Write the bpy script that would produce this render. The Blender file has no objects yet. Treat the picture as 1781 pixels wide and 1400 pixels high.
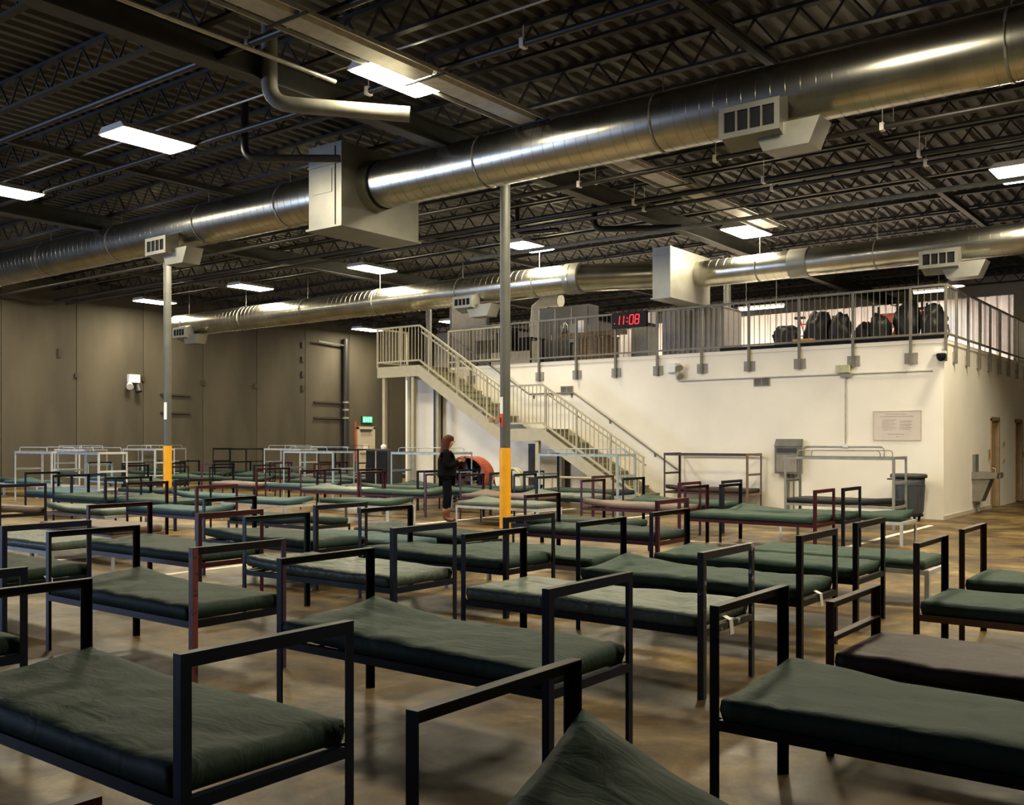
import bpy, bmesh, math, random
from mathutils import Vector, Matrix, noise
random.seed(7)
PI = math.pi
sc = bpy.context.scene
COL = sc.collection

# ------------------------------------------------------------ camera, world, light, exposure
cam_d = bpy.data.cameras.new('camera'); cam = bpy.data.objects.new('camera', cam_d); COL.objects.link(cam)
cam.location = (0, 0, 1.6)
YAW = math.atan(1310 / 1705)
cam.rotation_euler = (PI / 2, 0, YAW)
cam_d.sensor_fit = 'HORIZONTAL'; cam_d.sensor_width = 36
cam_d.lens = 36 * 1705 / 1781
cam_d.shift_y = 65 / 1781
cam_d.clip_end = 200
sc.camera = cam
sc.view_settings.view_transform = 'Standard'; sc.view_settings.look = 'None'
sc.view_settings.exposure = 0.0; sc.view_settings.gamma = 1
sc.view_settings.use_curve_mapping = False
w = bpy.data.worlds.new('world'); sc.world = w; w.use_nodes = True
w.node_tree.nodes['Background'].inputs[0].default_value = (0.55, 0.68, 1.0, 1)
w.node_tree.nodes['Background'].inputs[1].default_value = 1.0
LAMP = 262.0          # watts per high bay fixture
LAMP_COL = (1.0, 0.86, 0.60)
DAY = 3200.0
def area(name, loc, sx, sy, power, col, rot=(0, 0, 0)):
    l = bpy.data.lights.new(name, 'AREA'); l.shape = 'RECTANGLE'; l.size = sx; l.size_y = sy
    l.energy = power; l.color = col
    o = bpy.data.objects.new(name, l); COL.objects.link(o); o.location = loc; o.rotation_euler = rot
    return o
# daylight through the raised dock door in the south wall, far left of the frame
area('dock_daylight', (-30.0, -9.85, 2.3), 7.0, 4.2, DAY, (0.52, 0.66, 1.0), (PI / 2, 0, 0))

# ------------------------------------------------------------ materials
def nt(name):
    m = bpy.data.materials.new(name); m.use_nodes = True
    return m, m.node_tree, m.node_tree.nodes['Principled BSDF']
def mat(name, col, rough=0.6, metal=0.0, nscale=6.0, namt=0.15, bump=0.0, bscale=40.0, chips=None, emit=None, estr=0.0, stretch=None, spec=None, col2=None):
    m, t, b = nt(name); N = t.nodes; L = t.links
    tc = N.new('ShaderNodeTexCoord'); src = tc.outputs['Object']
    if stretch:
        mp = N.new('ShaderNodeMapping'); mp.inputs['Scale'].default_value = stretch
        L.new(src, mp.inputs['Vector']); src = mp.outputs['Vector']
    n = N.new('ShaderNodeTexNoise'); n.inputs['Scale'].default_value = nscale; n.inputs['Detail'].default_value = 5
    L.new(src, n.inputs['Vector'])
    r = N.new('ShaderNodeMapRange'); r.inputs[1].default_value = 0.3; r.inputs[2].default_value = 0.7
    L.new(n.outputs['Fac'], r.inputs[0])
    mx = N.new('ShaderNodeMix'); mx.data_type = 'RGBA'
    c2 = col2 if col2 else tuple(c * (1 + namt * 1.5) for c in col)
    mx.inputs[6].default_value = (*[c * (1 - namt) for c in col], 1); mx.inputs[7].default_value = (*c2, 1)
    L.new(r.outputs[0], mx.inputs[0]); out = mx.outputs[2]
    if chips:
        n2 = N.new('ShaderNodeTexNoise'); n2.inputs['Scale'].default_value = 9; n2.inputs['Detail'].default_value = 6; n2.inputs['Roughness'].default_value = 0.75
        ad = N.new('ShaderNodeVectorMath'); ad.operation = 'ADD'
        oi = N.new('ShaderNodeObjectInfo'); mu = N.new('ShaderNodeVectorMath'); mu.operation = 'SCALE'; mu.inputs['Scale'].default_value = 30
        L.new(oi.outputs['Location'], mu.inputs[0]); L.new(tc.outputs['Object'], ad.inputs[0]); L.new(mu.outputs[0], ad.inputs[1])
        L.new(ad.outputs[0], n2.inputs['Vector'])
        cr = N.new('ShaderNodeMapRange'); cr.inputs[1].default_value = chips[1]; cr.inputs[2].default_value = chips[1] + 0.02
        L.new(n2.outputs['Fac'], cr.inputs[0])
        m2 = N.new('ShaderNodeMix'); m2.data_type = 'RGBA'
        L.new(cr.outputs[0], m2.inputs[0]); L.new(out, m2.inputs[6]); m2.inputs[7].default_value = (*chips[0], 1); out = m2.outputs[2]
    L.new(out, b.inputs['Base Color'])
    b.inputs['Roughness'].default_value = rough; b.inputs['Metallic'].default_value = metal
    if spec is not None: b.inputs['Specular IOR Level'].default_value = spec
    if bump:
        n3 = N.new('ShaderNodeTexNoise'); n3.inputs['Scale'].default_value = bscale; n3.inputs['Detail'].default_value = 4
        L.new(src, n3.inputs['Vector'])
        bp = N.new('ShaderNodeBump'); bp.inputs['Strength'].default_value = bump; bp.inputs['Distance'].default_value = 0.01
        L.new(n3.outputs['Fac'], bp.inputs['Height']); L.new(bp.outputs[0], b.inputs['Normal'])
    if emit:
        b.inputs['Emission Color'].default_value = (*emit, 1); b.inputs['Emission Strength'].default_value = estr
    return m

M = {}
M['black'] = mat('black_paint', (0.006, 0.0065, 0.009), 0.45, chips=((0.30, 0.30, 0.32), 0.73), spec=0.22)
M['navy'] = mat('navy_paint', (0.008, 0.012, 0.026), 0.45, chips=((0.3, 0.3, 0.35), 0.72), spec=0.22)
M['teal'] = mat('dark_teal_paint', (0.016, 0.034, 0.036), 0.45, chips=((0.2, 0.22, 0.22), 0.74), spec=0.22)
M['worn'] = mat('worn_black_paint', (0.02, 0.02, 0.024), 0.45, chips=((0.5, 0.5, 0.55), 0.60))
M['maroon'] = mat('maroon_paint', (0.045, 0.008, 0.012), 0.42, chips=((0.03, 0.01, 0.012), 0.66), spec=0.25)
M['redworn'] = mat('worn_red_paint', (0.20, 0.05, 0.05), 0.5, chips=((0.03, 0.02, 0.02), 0.57))
M['purple'] = mat('purple_paint', (0.055, 0.022, 0.055), 0.45, chips=((0.02, 0.01, 0.02), 0.66))
M['brown'] = mat('brown_paint', (0.045, 0.021, 0.013), 0.45, chips=((0.02, 0.012, 0.01), 0.66))
M['tanbrown'] = mat('tan_brown_paint', (0.16, 0.10, 0.065), 0.5, chips=((0.05, 0.03, 0.02), 0.68))
M['white'] = mat('white_grey_paint', (0.42, 0.43, 0.44), 0.5, chips=((0.16, 0.14, 0.12), 0.68))
M['grey'] = mat('grey_paint', (0.20, 0.20, 0.185), 0.5, chips=((0.07, 0.065, 0.06), 0.68))
M['bluegrey'] = mat('blue_grey_paint', (0.25, 0.31, 0.36), 0.5, chips=((0.1, 0.1, 0.12), 0.7))

def vinyl(name, col, rough=0.66, wr=0.42, lt=1.5):
    m, t, b = nt(name); N = t.nodes; L = t.links
    tc = N.new('ShaderNodeTexCoord'); oi = N.new('ShaderNodeObjectInfo')
    mu = N.new('ShaderNodeVectorMath'); mu.operation = 'SCALE'; mu.inputs['Scale'].default_value = 7.3
    L.new(oi.outputs['Location'], mu.inputs[0])
    ad = N.new('ShaderNodeVectorMath'); ad.operation = 'ADD'; L.new(tc.outputs['Object'], ad.inputs[0]); L.new(mu.outputs[0], ad.inputs[1])
    n = N.new('ShaderNodeTexNoise'); n.inputs['Scale'].default_value = 2.2; n.inputs['Detail'].default_value = 4; L.new(ad.outputs[0], n.inputs['Vector'])
    mx = N.new('ShaderNodeMix'); mx.data_type = 'RGBA'; mx.inputs[6].default_value = (*[c * 0.85 for c in col], 1); mx.inputs[7].default_value = (*[c * 1.2 for c in col], 1)
    L.new(n.outputs['Fac'], mx.inputs[0])
    n2 = N.new('ShaderNodeTexNoise'); n2.inputs['Scale'].default_value = 4.5; n2.inputs['Detail'].default_value = 7; n2.inputs['Roughness'].default_value = 0.8; n2.inputs['Distortion'].default_value = 0.6
    L.new(ad.outputs[0], n2.inputs['Vector'])
    cr = N.new('ShaderNodeMapRange'); cr.inputs[1].default_value = 0.72; cr.inputs[2].default_value = 0.76; cr.inputs[4].default_value = 0.55
    L.new(n2.outputs['Fac'], cr.inputs[0])
    m2 = N.new('ShaderNodeMix'); m2.data_type = 'RGBA'; L.new(cr.outputs[0], m2.inputs[0]); L.new(mx.outputs[2], m2.inputs[6]); m2.inputs[7].default_value = (0.32, 0.34, 0.30, 1)
    L.new(m2.outputs[2], b.inputs['Base Color'])
    b.inputs['Roughness'].default_value = rough; b.inputs['Specular IOR Level'].default_value = 0.18
    n3 = N.new('ShaderNodeTexNoise'); n3.inputs['Scale'].default_value = 5; n3.inputs['Detail'].default_value = 3; n3.inputs['Distortion'].default_value = 1.2
    mp = N.new('ShaderNodeMapping'); mp.inputs['Scale'].default_value = (1, 2.2, 1); L.new(ad.outputs[0], mp.inputs['Vector']); L.new(mp.outputs[0], n3.inputs['Vector'])
    bp = N.new('ShaderNodeBump'); bp.inputs['Strength'].default_value = wr; bp.inputs['Distance'].default_value = 0.02
    L.new(n3.outputs['Fac'], bp.inputs['Height'])
    n4 = N.new('ShaderNodeTexNoise'); n4.inputs['Scale'].default_value = 260; L.new(tc.outputs['Object'], n4.inputs['Vector'])
    bp2 = N.new('ShaderNodeBump'); bp2.inputs['Strength'].default_value = 0.15; bp2.inputs['Distance'].default_value = 0.002
    L.new(n4.outputs['Fac'], bp2.inputs['Height']); L.new(bp.outputs[0], bp2.inputs['Normal']); L.new(bp2.outputs[0], b.inputs['Normal'])
    return m
V = {'green': vinyl('green_vinyl', (0.026, 0.050, 0.036)),
     'dgreen': vinyl('dark_green_vinyl', (0.017, 0.031, 0.024)),
     'pale': vinyl('faded_green_vinyl', (0.105, 0.135, 0.105), 0.42, 0.85),
     'teal': vinyl('blue_green_vinyl', (0.035, 0.075, 0.078)),
     'brown': vinyl('dark_brown_vinyl', (0.040, 0.028, 0.026), 0.5, 0.3),
     'tan': vinyl('grey_brown_vinyl', (0.14, 0.105, 0.088), 0.5, 0.3),
     'black': vinyl('black_vinyl', (0.016, 0.018, 0.018), 0.5, 0.3)}
VN = {'green': 'green', 'dgreen': 'dark green', 'pale': 'faded pale green', 'teal': 'blue-green', 'brown': 'dark brown', 'tan': 'grey-brown', 'black': 'black'}
FN = {'black': 'black', 'navy': 'navy-black', 'teal': 'dark teal', 'worn': 'chipped black', 'maroon': 'maroon', 'redworn': 'worn red', 'purple': 'purple', 'brown': 'brown', 'tanbrown': 'tan-brown', 'white': 'white', 'grey': 'grey', 'bluegrey': 'blue-grey'}

def floor_mat():
    m, t, b = nt('stained_concrete_floor'); N = t.nodes; L = t.links
    tc = N.new('ShaderNodeTexCoord')
    def nz(s, d, dist=0, rough=0.6):
        n = N.new('ShaderNodeTexNoise'); n.inputs['Scale'].default_value = s; n.inputs['Detail'].default_value = d; n.inputs['Distortion'].default_value = dist; n.inputs['Roughness'].default_value = rough
        L.new(tc.outputs['Object'], n.inputs['Vector']); return n.outputs['Fac']
    cr = N.new('ShaderNodeValToRGB'); e = cr.color_ramp.elements
    e[0].position = 0.36; e[0].color = (0.036, 0.022, 0.008, 1); e[1].position = 0.68; e[1].color = (0.30, 0.205, 0.075, 1)
    k = e.new(0.5); k.color = (0.125, 0.081, 0.027, 1)
    L.new(nz(0.9, 9, 0.8, 0.68), cr.inputs[0])
    mx = N.new('ShaderNodeMix'); mx.data_type = 'RGBA'; mx.blend_type = 'MULTIPLY'; mx.inputs[0].default_value = 1
    r2 = N.new('ShaderNodeMapRange'); r2.inputs[1].default_value = 0.35; r2.inputs[2].default_value = 0.65; r2.inputs[3].default_value = 0.55; r2.inputs[4].default_value = 1.15
    L.new(nz(3.7, 10, 0.3, 0.75), r2.inputs[0]); L.new(cr.outputs[0], mx.inputs[6]); L.new(r2.outputs[0], mx.inputs[7])
    st_ = N.new('ShaderNodeMix'); st_.data_type = 'RGBA'; st_.blend_type = 'MULTIPLY'
    r4 = N.new('ShaderNodeMapRange'); r4.inputs[1].default_value = 0.56; r4.inputs[2].default_value = 0.63; r4.inputs[4].default_value = 0.6
    L.new(nz(1.7, 8, 1.4, 0.7), r4.inputs[0]); L.new(r4.outputs[0], st_.inputs[0]); L.new(mx.outputs[2], st_.inputs[6]); st_.inputs[7].default_value = (0.52, 0.44, 0.34, 1)
    L.new(st_.outputs[2], b.inputs['Base Color'])
    r3 = N.new('ShaderNodeMapRange'); r3.inputs[1].default_value = 0.3; r3.inputs[2].default_value = 0.7; r3.inputs[3].default_value = 0.33; r3.inputs[4].default_value = 0.55
    L.new(nz(2.1, 6), r3.inputs[0]); L.new(r3.outputs[0], b.inputs['Roughness'])
    b.inputs['Specular IOR Level'].default_value = 0.28
    bp = N.new('ShaderNodeBump'); bp.inputs['Strength'].default_value = 0.05; bp.inputs['Distance'].default_value = 0.004
    L.new(nz(14, 6), bp.inputs['Height']); L.new(bp.outputs[0], b.inputs['Normal'])
    return m
M['floor'] = floor_mat()
M['concrete'] = mat('tilt_up_concrete', (0.070, 0.060, 0.040), 0.85, nscale=0.7, namt=0.28, bump=0.3, bscale=5, stretch=(1, 1.0, 0.35))
M['whitewall'] = mat('white_painted_block', (0.84, 0.80, 0.71), 0.6, nscale=0.8, namt=0.05, bump=0.1, bscale=30)
M['cream'] = mat('cream_paint', (0.50, 0.44, 0.34), 0.7, namt=0.05)
M['deck'] = mat('dark_roof_deck', (0.068, 0.065, 0.058), 0.6, nscale=0.5, namt=0.3)
M['joist'] = mat('dark_joist_paint', (0.015, 0.014, 0.012), 0.6)
M['girder'] = mat('grey_girder_paint', (0.045, 0.045, 0.038), 0.6)
M['colpaint'] = mat('grey_column_paint', (0.068, 0.070, 0.060), 0.5, nscale=3, namt=0.12)
M['yellow'] = mat('safety_yellow', (0.72, 0.34, 0.006), 0.45, nscale=4, namt=0.08)
M['galv'] = mat('galvanised_steel', (0.46, 0.45, 0.39), 0.27, 1.0, nscale=2.0, namt=0.15, bump=0.02, bscale=3)
M['galvbox'] = mat('galvanised_sheet', (0.24, 0.235, 0.20), 0.45, 0.6, nscale=2.0, namt=0.12)
M['darkpipe'] = mat('black_iron_pipe', (0.018, 0.016, 0.014), 0.45)
M['palepipe'] = mat('pale_insulated_pipe', (0.20, 0.195, 0.16), 0.6)
M['conduit'] = mat('steel_conduit', (0.42, 0.41, 0.37), 0.4, 0.6)
M['stair'] = mat('cream_stair_paint', (0.42, 0.38, 0.255), 0.5, namt=0.06)
M['tread'] = mat('olive_tread', (0.17, 0.155, 0.09), 0.6, bump=0.2)
M['rail'] = mat('grey_rail_paint', (0.14, 0.13, 0.105), 0.5)
M['plate'] = mat('grey_plate_paint', (0.24, 0.225, 0.185), 0.5)
M['corr'] = mat('white_corrugated_sheet', (0.72, 0.66, 0.64), 0.5, namt=0.04)
M['darkcorr'] = mat('grey_corrugated_sheet', (0.14, 0.13, 0.125), 0.5, namt=0.08)
M['darkgrey'] = mat('dark_grey_sheet', (0.032, 0.031, 0.031), 0.55)
M['greige'] = mat('grey_brown_panel', (0.10, 0.085, 0.073), 0.6)
M['blk'] = mat('matt_black', (0.008, 0.008, 0.009), 0.6, spec=0.15)
M['bag'] = mat('black_bag_plastic', (0.010, 0.010, 0.011), 0.45, bump=0.9, bscale=9, spec=0.25)
M['can'] = mat('grey_blue_plastic', (0.045, 0.055, 0.066), 0.5, nscale=3)
M['steel'] = mat('stainless_steel', (0.26, 0.245, 0.22), 0.4, 0.75)
M['panelgrey'] = mat('grey_enamel_box', (0.125, 0.128, 0.112), 0.5)
M['wood'] = mat('rough_pallet_wood', (0.15, 0.095, 0.048), 0.7, nscale=5, namt=0.3, stretch=(1, 1, 8))
M['doortan'] = mat('tan_door_paint', (0.42, 0.29, 0.16), 0.5)
M['doorframe'] = mat('door_frame_paint', (0.26, 0.18, 0.10), 0.5)
M['linepaint'] = mat('worn_line_paint', (0.85, 0.76, 0.60), 0.6, nscale=9, namt=0.25)
M['orange'] = mat('orange_drum_paint', (0.33, 0.062, 0.018), 0.5, nscale=3, namt=0.4)
M['yellowbox'] = mat('yellow_plastic', (0.60, 0.28, 0.03), 0.5)
M['whiteplastic'] = mat('white_plastic', (0.75, 0.74, 0.70), 0.4, namt=0.03)
M['hose'] = mat('pale_yellow_hose', (0.40, 0.40, 0.25), 0.5)
M['red'] = mat('red_paint', (0.55, 0.03, 0.02), 0.5)
M['pink'] = mat('pink_tape', (0.80, 0.03, 0.10), 0.5)
M['blue'] = mat('blue_carton', (0.06, 0.06, 0.35), 0.5)
M['signface'] = mat('sign_face', (0.66, 0.595, 0.53), 0.35, namt=0.03)
M['signink'] = mat('sign_ink', (0.40, 0.33, 0.31), 0.5)
M['skin'] = mat('skin', (0.36, 0.17, 0.11), 0.5, namt=0.05)
M['hair'] = mat('auburn_hair', (0.045, 0.014, 0.007), 0.6, spec=0.12, nscale=30, namt=0.4, bump=0.7, bscale=50, stretch=(1, 1, 0.15))
M['jacket'] = mat('black_jacket', (0.005, 0.005, 0.006), 0.9, bump=0.3, spec=0.05)
M['trouser'] = mat('dark_trousers', (0.005, 0.006, 0.009), 0.9, spec=0.05)
M['boot'] = mat('brown_boot', (0.16, 0.055, 0.03), 0.5)
M['diffuser'] = mat('lit_diffuser', (0.9, 0.9, 0.85), 0.4, emit=(1.0, 0.93, 0.74), estr=26)
M['tube'] = mat('lit_white_tube', (0.9, 0.9, 0.9), 0.4, emit=(1.0, 0.90, 0.84), estr=12)
M['led'] = mat('red_led', (0.4, 0.0, 0.01), 0.4, emit=(1.0, 0.01, 0.02), estr=2.6)
M['exitgreen'] = mat('exit_green', (0.0, 0.4, 0.1), 0.4, emit=(0.02, 0.75, 0.22), estr=1.5)
M['exitword'] = mat('exit_word', (0.5, 1, 0.7), 0.4, emit=(0.6, 1.0, 0.75), estr=2.2)
M['darkblock'] = mat('dark_patch', (0.030, 0.022, 0.014), 0.7)
M['reflector'] = mat('pale_reflector', (0.42, 0.41, 0.36), 0.4, 0.3)
M['joint'] = mat('joint_filler', (0.10, 0.075, 0.045), 0.8)

# ------------------------------------------------------------ mesh helpers
class MB:
    def __init__(s): s.v = []; s.f = []; s.sm = []
    def add(s, vs, fs, smooth=False):
        o = len(s.v); s.v += [tuple(v) for v in vs]; s.f += [tuple(i + o for i in f) for f in fs]; s.sm += [smooth] * len(fs)
    def box(s, x0, x1, y0, y1, z0, z1):
        s.add([(x0, y0, z0), (x1, y0, z0), (x1, y1, z0), (x0, y1, z0), (x0, y0, z1), (x1, y0, z1), (x1, y1, z1), (x0, y1, z1)],
              [(0, 3, 2, 1), (4, 5, 6, 7), (0, 1, 5, 4), (1, 2, 6, 5), (2, 3, 7, 6), (3, 0, 4, 7)])
        return s
    def prism(s, poly, a, b, axis='z'):
        n = len(poly)
        def P(p, t): return (p[0], p[1], t) if axis == 'z' else ((t, p[0], p[1]) if axis == 'x' else (p[0], t, p[1]))
        s.add([P(p, a) for p in poly] + [P(p, b) for p in poly],
              [tuple(reversed(range(n))), tuple(range(n, 2 * n))] + [(i, (i + 1) % n, n + (i + 1) % n, n + i) for i in range(n)])
        return s
    def cyl(s, p, q, r, r2=None, n=12, caps=True, smooth=True):
        p = Vector(p); q = Vector(q); r2 = r if r2 is None else r2
        d = (q - p).normalized(); a = d.orthogonal().normalized(); b = d.cross(a)
        vs = []
        for (c, rr) in ((p, r), (q, r2)):
            for i in range(n):
                t = 2 * PI * i / n; vs.append(c + (a * math.cos(t) + b * math.sin(t)) * rr)
        s.add(vs, [(i, (i + 1) % n, n + (i + 1) % n, n + i) for i in range(n)], smooth)
        if caps: s.add(vs, [tuple(reversed(range(n))), tuple(range(n, 2 * n))])
        return s
    def beam(s, p, q, wd, ht):
        p = Vector(p); q = Vector(q); d = (q - p).normalized()
        up = Vector((0, 0, 1)) if abs(d.z) < 0.95 else Vector((1, 0, 0))
        a = d.cross(up).normalized() * wd / 2; b = a.cross(d).normalized() * ht / 2
        vs = [p - a - b, p + a - b, p + a + b, p - a + b, q - a - b, q + a - b, q + a + b, q - a + b]
        s.add(vs, [(0, 3, 2, 1), (4, 5, 6, 7), (0, 1, 5, 4), (1, 2, 6, 5), (2, 3, 7, 6), (3, 0, 4, 7)])
        return s
    def tube(s, pts, r, n=8, rad=None):
        pts = [Vector(p) for p in pts]
        if rad:                                          # rounded corners
            out = [pts[0]]
            for i in range(1, len(pts) - 1):
                a = (pts[i - 1] - pts[i]).normalized(); b = (pts[i + 1] - pts[i]).normalized()
                for k in range(6):
                    t = k / 5; p0 = pts[i] + a * rad; p1 = pts[i] + b * rad
                    out.append(p0.lerp(pts[i], t).lerp(pts[i].lerp(p1, t), t))
            out.append(pts[-1]); pts = out
        prev = None; rings = []
        for i, p in enumerate(pts):
            d = (pts[min(i + 1, len(pts) - 1)] - pts[max(i - 1, 0)]).normalized()
            a = d.orthogonal().normalized() if prev is None else (prev - d * prev.dot(d)).normalized()
            prev = a; b = d.cross(a)
            rr = r[i] if isinstance(r, (list, tuple)) else r
            rings.append([p + (a * math.cos(2 * PI * k / n) + b * math.sin(2 * PI * k / n)) * rr for k in range(n)])
        vs = [v for g in rings for v in g]
        fs = [(g * n + k, g * n + (k + 1) % n, (g + 1) * n + (k + 1) % n, (g + 1) * n + k) for g in range(len(rings) - 1) for k in range(n)]
        s.add(vs, fs, True); s.add(rings[0], [tuple(reversed(range(n)))]); s.add(rings[-1], [tuple(range(n))])
        return s
    def lathe(s, prof, n=24, c=(0, 0, 0), smooth=True, sx=1, sy=1):
        vs = [(c[0] + r * math.cos(2 * PI * k / n) * sx, c[1] + r * math.sin(2 * PI * k / n) * sy, c[2] + z) for r, z in prof for k in range(n)]
        s.add(vs, [(g * n + k, g * n + (k + 1) % n, (g + 1) * n + (k + 1) % n, (g + 1) * n + k) for g in range(len(prof) - 1) for k in range(n)], smooth)
        return s
    def mesh(s, name):
        me = bpy.data.meshes.new(name); me.from_pydata(s.v, [], s.f); me.polygons.foreach_set('use_smooth', s.sm)
        me.validate(); me.update(); return me
def link(name, me, m=None, parent=None, loc=None):
    o = bpy.data.objects.new(name, me); COL.objects.link(o)
    if parent: o.parent = parent
    if loc: o.location = loc
    if m is not None:
        if len(me.materials) == 0: me.materials.append(m)
        if me.materials[0] != m:
            o.material_slots[0].link = 'OBJECT'; o.material_slots[0].material = m
    return o
def part(name, mb, m, parent=None): return link(name, mb.mesh(name), m, parent)
def tag(o, label, cat, group=None):
    o['label'] = label; o['category'] = cat
    if group: o['group'] = group
    return o
def thing(name, label, cat, loc=(0, 0, 0), rz=0, group=None):
    o = bpy.data.objects.new(name, None); COL.objects.link(o); o.empty_display_size = 0.1
    o.location = loc; o.rotation_euler = (0, 0, rz)
    return tag(o, label, cat, group)
def struct(name, mb, m, parent=None):
    o = part(name, mb, m, parent)
    if parent is None: o['kind'] = 'structure'
    return o

# ------------------------------------------------------------ room shell
XW, XE, YS, YN, ZD = -33.3, 10.0, -10.0, 37.0, 7.27
struct('floor', MB().box(XW, XE, YS, YN, -0.2, 0.0), M['floor'])
# tilt-up concrete west wall: one panel every 2.6 m
ww = struct('wall_west', MB().box(XW - 0.3, XW - 0.05, YS, YN, -0.2, 8.2), M['joint'])
pm = MB().box(XW - 0.045, XW, 0.012, 2.588, 0, 7.27).mesh('concrete_panel')
y = 18.09 - 2.6 * 10
while y < YN:
    o = link('concrete_panel', pm, M['concrete'], ww, (0, y, 0)); y += 2.6
south = MB()
south.box(XW, -33.6, YS - 0.2, YS, 0, 8); south.box(-26.4, XE, YS - 0.2, YS, 0, 8); south.box(-33.6, -26.4, YS - 0.2, YS, 4.5, 8)
struct('wall_south', south, M['concrete'])
struct('wall_north', MB().box(XW, XE, YN, YN + 0.2, 0, 8), M['cream'])
struct('wall_east', MB().box(XE, XE + 0.2, YS, YN, 0, 8), M['cream'])
# ribbed metal roof deck, ribs along Y
dk = MB(); xs = []; x = XW
while x < XE:
    xs += [(x, 0), (x + 0.10, 0), (x + 0.14, 0.075), (x + 0.24, 0.075)]; x += 0.28
vs = [(a, YS, ZD + b) for a, b in xs] + [(a, YN, ZD + b) for a, b in xs]; n = len(xs)
dk.add(vs, [(i, n + i, n + i + 1, i + 1) for i in range(n - 1)])
dk.box(XW - 0.3, XE + 0.2, YS - 0.2, YN + 0.2, ZD + 0.1, ZD + 0.2)
ceil = struct('ceiling', dk, M['deck'])
# open web joists along X: one shared mesh
jm = MB(); z0, z1 = 6.78, 7.25
jm.box(XW, XE, -0.06, 0.06, z1 - 0.05, z1); jm.box(XW, XE, -0.05, 0.05, z0, z0 + 0.04)
x = XW
while x < XE - 0.6:
    jm.beam((x, 0, z1 - 0.04), (x + 0.31, 0, z0 + 0.03), 0.028, 0.028); jm.beam((x + 0.31, 0, z0 + 0.03), (x + 0.62, 0, z1 - 0.04), 0.028, 0.028); x += 0.62
jme = jm.mesh('roof_joist')
y = YS + 0.9
while y < YN - 0.1:
    o = link('roof_joist', jme, M['joist'], ceil, (0, y, 0)); y += 1.65
# girders along Y on the column lines, lighter ridge beams between
def ibeam(x, z, h, wd, y0=YS, y1=YN):
    return MB().box(x - wd / 2, x + wd / 2, y0, y1, z, z + 0.02).box(x - wd / 2, x + wd / 2, y0, y1, z + h - 0.02, z + h).box(x - 0.01, x + 0.01, y0, y1, z + 0.02, z + h - 0.02)
for gx in (-21.4, -10.76, -0.1):
    part('roof_girder', ibeam(gx, 6.42, 0.35, 0.24), M['girder'], ceil)
for gx in (-17.0, -27.5, -5.3):
    part('bridging_beam', ibeam(gx, 6.66, 0.11, 0.11), M['girder'], ceil)
struct('trim_1', MB().box(XW, XW + 0.1, YS, YN, 6.95, 7.15), M['girder'])

# floor paint
for i, (x0, x1, y0, y1, lb) in enumerate([
        (-12.80, -12.70, 3.0, 19.0, 'worn pale painted line on floor, leftmost and farthest from the camera'),
        (-10.40, -10.30, 3.0, 19.0, 'worn pale painted line on floor left of the middle beds'),
        (-5.00, -4.90, 10.9, 19.3, 'worn pale painted floor line running toward the grey trash can'),
        (-10.20, -6.3, 13.99, 14.04, 'thin pale painted floor line crossing under the maroon beds')]):
    tag(part('floor_marking', MB().box(x0, x1, y0, y1, 0.0, 0.003), M['linepaint']), lb, 'floor line')

# ------------------------------------------------------------ mezzanine office block
BX0, BX1, BY = -19.9, -5.1, 20.8
wf = MB(); wf.box(BX0, BX1, BY, BY + 0.2, 0, 3.55); struct('wall_office_front', wf, M['whitewall'])
ws = MB()
ws.box(BX1 - 0.2, BX1, BY + 0.2, 25.0, 0, 3.55); ws.box(BX1 - 0.2, BX1, 25.9, 27.8, 0, 3.55); ws.box(BX1 - 0.2, BX1, 28.7, YN, 0, 3.55)
ws.box(BX1 - 0.2, BX1, 25.0, 25.9, 2.1, 3.55); ws.box(BX1 - 0.2, BX1, 27.8, 28.7, 2.1, 3.55)
struct('wall_office_side', ws, M['whitewall'])
struct('wall_office_west', MB().box(BX0, BX0 + 0.2, BY + 0.2, YN, 0, 3.55), M['whitewall'])
struct('trim_mezzanine_slab', MB().box(BX0 - 0.02, BX1 + 0.02, BY - 0.02, YN, 3.55, 3.63), M['whitewall'])
struct('trim_dark_edge', MB().box(-10.0, BX1 - 0.02, BY + 0.1, BY + 0.16, 3.63, 3.72), M['blk'])
struct('baseboard_side', MB().box(BX1, BX1 + 0.02, BY, 25.0, 0, 0.08), M['cream'])
for i, (ya, yb) in enumerate(((25.0, 25.9), (27.8, 28.7))):
    fr = MB().box(BX1 - 0.22, BX1 + 0.03, ya, ya + 0.06, 0, 2.1).box(BX1 - 0.22, BX1 + 0.03, yb - 0.06, yb, 0, 2.1).box(BX1 - 0.22, BX1 + 0.03, ya, yb, 2.05, 2.14)
    f = struct('door_%d' % (i + 1), fr, M['doorframe'])
    if i == 0:
        d = part('door_leaf', MB().box(BX1 - 0.10, BX1 - 0.05, ya + 0.06, yb - 0.06, 0.01, 2.05), M['doortan'], f)
        part('door_handle', MB().cyl((BX1 - 0.05, ya + 0.14, 1.0), (BX1 + 0.03, ya + 0.14, 1.0), 0.012).cyl((BX1 + 0.03, ya + 0.13, 1.0), (BX1 + 0.03, ya + 0.26, 1.0), 0.012), M['steel'], d)
    else:
        d = part('door_leaf', MB().box(BX1 - 0.95, BX1 - 0.15, yb - 0.11, yb - 0.06, 0.01, 2.05), M['doorframe'], f)
        part('door_handle', MB().cyl((BX1 - 0.85, yb - 0.11, 1.0), (BX1 - 0.85, yb - 0.18, 1.0), 0.02), M['steel'], d)
struct('wall_office_inner', MB().box(-9, -8.9, 21.2, 32, 0, 3.5), M['cream'])
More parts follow.
